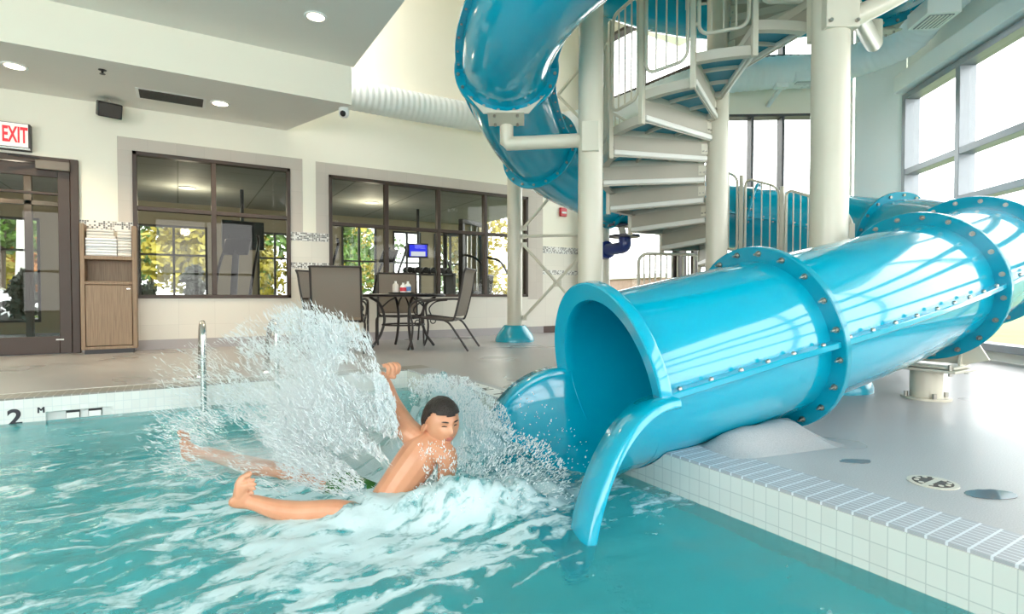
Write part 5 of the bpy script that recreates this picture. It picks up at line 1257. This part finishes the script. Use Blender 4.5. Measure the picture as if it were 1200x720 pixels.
# head
hf = (RT * .56 - FW * .80 - UP * .10).normalized(); hu = (UP * .97 + RT * .10 - FW * .15); hu = (hu - hf * hu.dot(hf)).normalized(); hr = hf.cross(hu)   # hr: the boy's left in space
HM = Matrix((hr, hf, hu)).transposed().to_4x4(); HM.translation = HEADC
def head_pt(x, y, z):
    """unit direction -> head surface, metres"""
    X, Y_, Z2 = x * .070, y * .086, z * .098
    if z < 0: X *= 1 - .30 * (-z) ** 1.6; Y_ *= 1 - .10 * (-z)
    if y > 0:
        Y_ += .008 * max(0, -z) ** 1.5
        g = lambda cx, cz, sx, sz: math.exp(-((x - cx) / sx) ** 2 - ((z - cz) / sz) ** 2) * (y > 0)
        Y_ += .019 * g(0, -.20, .15, .13) + .010 * g(0, -.02, .12, .17)                    # nose
        Y_ -= .009 * (g(.36, .04, .20, .13) + g(-.36, .04, .20, .13))                         # sockets
        Y_ += .005 * (g(.34, .22, .28, .09) + g(-.34, .22, .28, .09))                         # brow
        Y_ += .006 * g(0, -.47, .24, .07) - .004 * g(0, -.56, .2, .05) + .010 * g(0, -.76, .24, .16)   # lips, chin
        Y_ += .004 * (g(.5, -.28, .2, .2) + g(-.5, -.28, .2, .2))                             # cheeks
        Y_ -= .006 * g(0, -.50, .14, .022)
    return V((X, Y_, Z2))
hb = bmesh.new(); bmesh.ops.create_uvsphere(hb, u_segments=64, v_segments=48, radius=1)
for v in hb.verts: v.co = HM @ head_pt(*v.co)
hm_ = bpy.data.meshes.new('tmp'); hb.to_mesh(hm_); hb.free(); parts.append(hm_)
for s in (-1, 1):
    e = MB(); rings = []
    e.lathe([(.001, -.006), (.018, -.006), (.026, .0), (.027, .005), (.022, .009), (.015, .005), (.001, .003)], (0, 0, 0), 20)
    Me = HM @ Matrix.Translation((s * .070, -.006, -.010)) @ Matrix.Rotation(radians(s * 66), 4, 'Y') @ Matrix.Scale(.62, 4, (0, 1, 0))
    m = bpy.data.meshes.new('tmp'); m.from_pydata([tuple(Me @ V(v)) for v in e.v], [], e.f); parts.append(m)
bm = bmesh.new()
for m in parts: bm.from_mesh(m)
bmesh.ops.recalc_face_normals(bm, faces=bm.faces)
bme = bpy.data.meshes.new('body'); bm.to_mesh(bme); bm.free(); bme.materials.clear(); bme.materials.append(MATS['skin'])
boy = thing('person', 'dark haired boy splashing off the slide, fist raised and bare feet up', 'person', pel)
tmp = bpy.data.objects.new('tmp_body', bme); COL.objects.link(tmp)
rm = tmp.modifiers.new('r', 'REMESH'); rm.mode = 'VOXEL'; rm.voxel_size = .0030; rm.use_smooth_shade = True
sm = tmp.modifiers.new('s', 'SMOOTH'); sm.factor = .5; sm.iterations = 4
bpy.context.view_layer.update()
bme2 = bpy.data.meshes.new_from_object(tmp.evaluated_get(bpy.context.evaluated_depsgraph_get())); bpy.data.objects.remove(tmp)
body = bpy.data.objects.new('body', bme2); COL.objects.link(body); adopt(body, boy)
bme2.materials.clear(); bme2.materials.append(MATS['skin'])
for p in bme2.polygons: p.use_smooth = True
# hair cap with a short fringe
hb = bmesh.new(); bmesh.ops.create_uvsphere(hb, u_segments=72, v_segments=56, radius=1)
dele = []
for v in hb.verts:
    x, y, z = v.co
    line = .40 + .10 * abs(x) if y > .25 else (.40 - (.25 - y) * 1.3)
    line = max(line, -.42) + .05 * noise.noise(V((x * 9, y * 9, 1)))
    if z < line: dele.append(v)
    k = 1.055 + .022 * noise.noise(V((x * 7, y * 7, z * 7)))
    v.co = HM @ (head_pt(x, y, z) * k)
bmesh.ops.delete(hb, geom=dele, context='VERTS')
hme = bpy.data.meshes.new('hair'); hb.to_mesh(hme); hb.free(); hme.materials.append(MATS['hair_dark'])
for p in hme.polygons: p.use_smooth = True
ho = bpy.data.objects.new('hair', hme); COL.objects.link(ho); adopt(ho, boy); so = ho.modifiers.new('t', 'SOLIDIFY'); so.thickness = .010; so.offset = 0
def onface(x, z, out=0.0):
    y = sqrt(max(0, 1 - x * x - z * z)); return HM @ (head_pt(x, y, z) + V((0, out, 0)))
for s in (-1, 1):
    MB().tube([onface(s * q, .045 + .015 * cos((q - .36) * 8), .0015) for q in (.22, .29, .36, .43, .50)], [.0010, .0022, .0026, .0022, .0010], 8).build('eye_line', 'eye_dark', boy)
    MB().tube([onface(s * q, .23 + .03 * sin((q - .16) * 6), .0022) for q in (.17, .26, .36, .46, .54)], [.0015, .003, .003, .0025, .001], 8).build('eyebrow', 'hair_dark', boy)
MB().tube([onface(q, -.46 + .02 * abs(q) * 3, .002) for q in (-.24, -.14, -.05, 0, .05, .14, .24)], [.001, .0032, .004, .0035, .004, .0032, .001], 8).build('upper_lip', 'lip', boy)
MB().tube([onface(q, -.55 + .03 * abs(q) * 3, .002) for q in (-.22, -.12, 0, .12, .22)], [.001, .004, .005, .004, .001], 8).build('lower_lip', 'lip', boy)
# swim trunks
tm = skin_mesh([[(pel, .094), (sp1.lerp(pel, .35), .090)], [(pel, .094), (nhip, .078), (nhip.lerp(nkn, .45), .070)], [(pel, .094), (fhip, .078), (fth, .070), (fth.lerp(fkn, .12), .071)]])
tm.materials.clear(); tm.materials.append(MATS['trunks_green'])
to = bpy.data.objects.new('swim_trunks', tm); COL.objects.link(to); to['label'] = 'green swim trunks'; adopt(to, boy)

# ================================================================== LIGHT AND CAMERA
w = bpy.data.worlds.new('day'); SC.world = w; w.use_nodes = True; nt = w.node_tree; nt.nodes.clear()
o = nt.nodes.new('ShaderNodeOutputWorld'); b = nt.nodes.new('ShaderNodeBackground'); nt.links.new(b.outputs[0], o.inputs[0])
b.inputs[0].default_value = (1.0, .985, .965, 1); b.inputs[1].default_value = 5.0
cd = bpy.data.cameras.new('camera'); cd.sensor_width = 36; cd.lens = F / 1200 * 36; cd.clip_start = .02
co = bpy.data.objects.new('camera', cd); COL.objects.link(co); co.location = EYE
co.rotation_euler = Matrix((RT, UP, -FW)).transposed().to_euler(); SC.camera = co
SC.view_settings.view_transform = 'Standard'; SC.view_settings.look = 'None'; SC.view_settings.gamma = 1; SC.view_settings.use_curve_mapping = False
SC.view_settings.exposure = .42
cy_ = SC.cycles
cy_.use_denoising = True; cy_.max_bounces = 10; cy_.diffuse_bounces = 7; cy_.volume_bounces = 6; cy_.glossy_bounces = 4; cy_.transmission_bounces = 8; cy_.transparent_max_bounces = 24
cy_.caustics_reflective = False; cy_.caustics_refractive = True; cy_.sample_clamp_indirect = 8; cy_.blur_glossy = .5
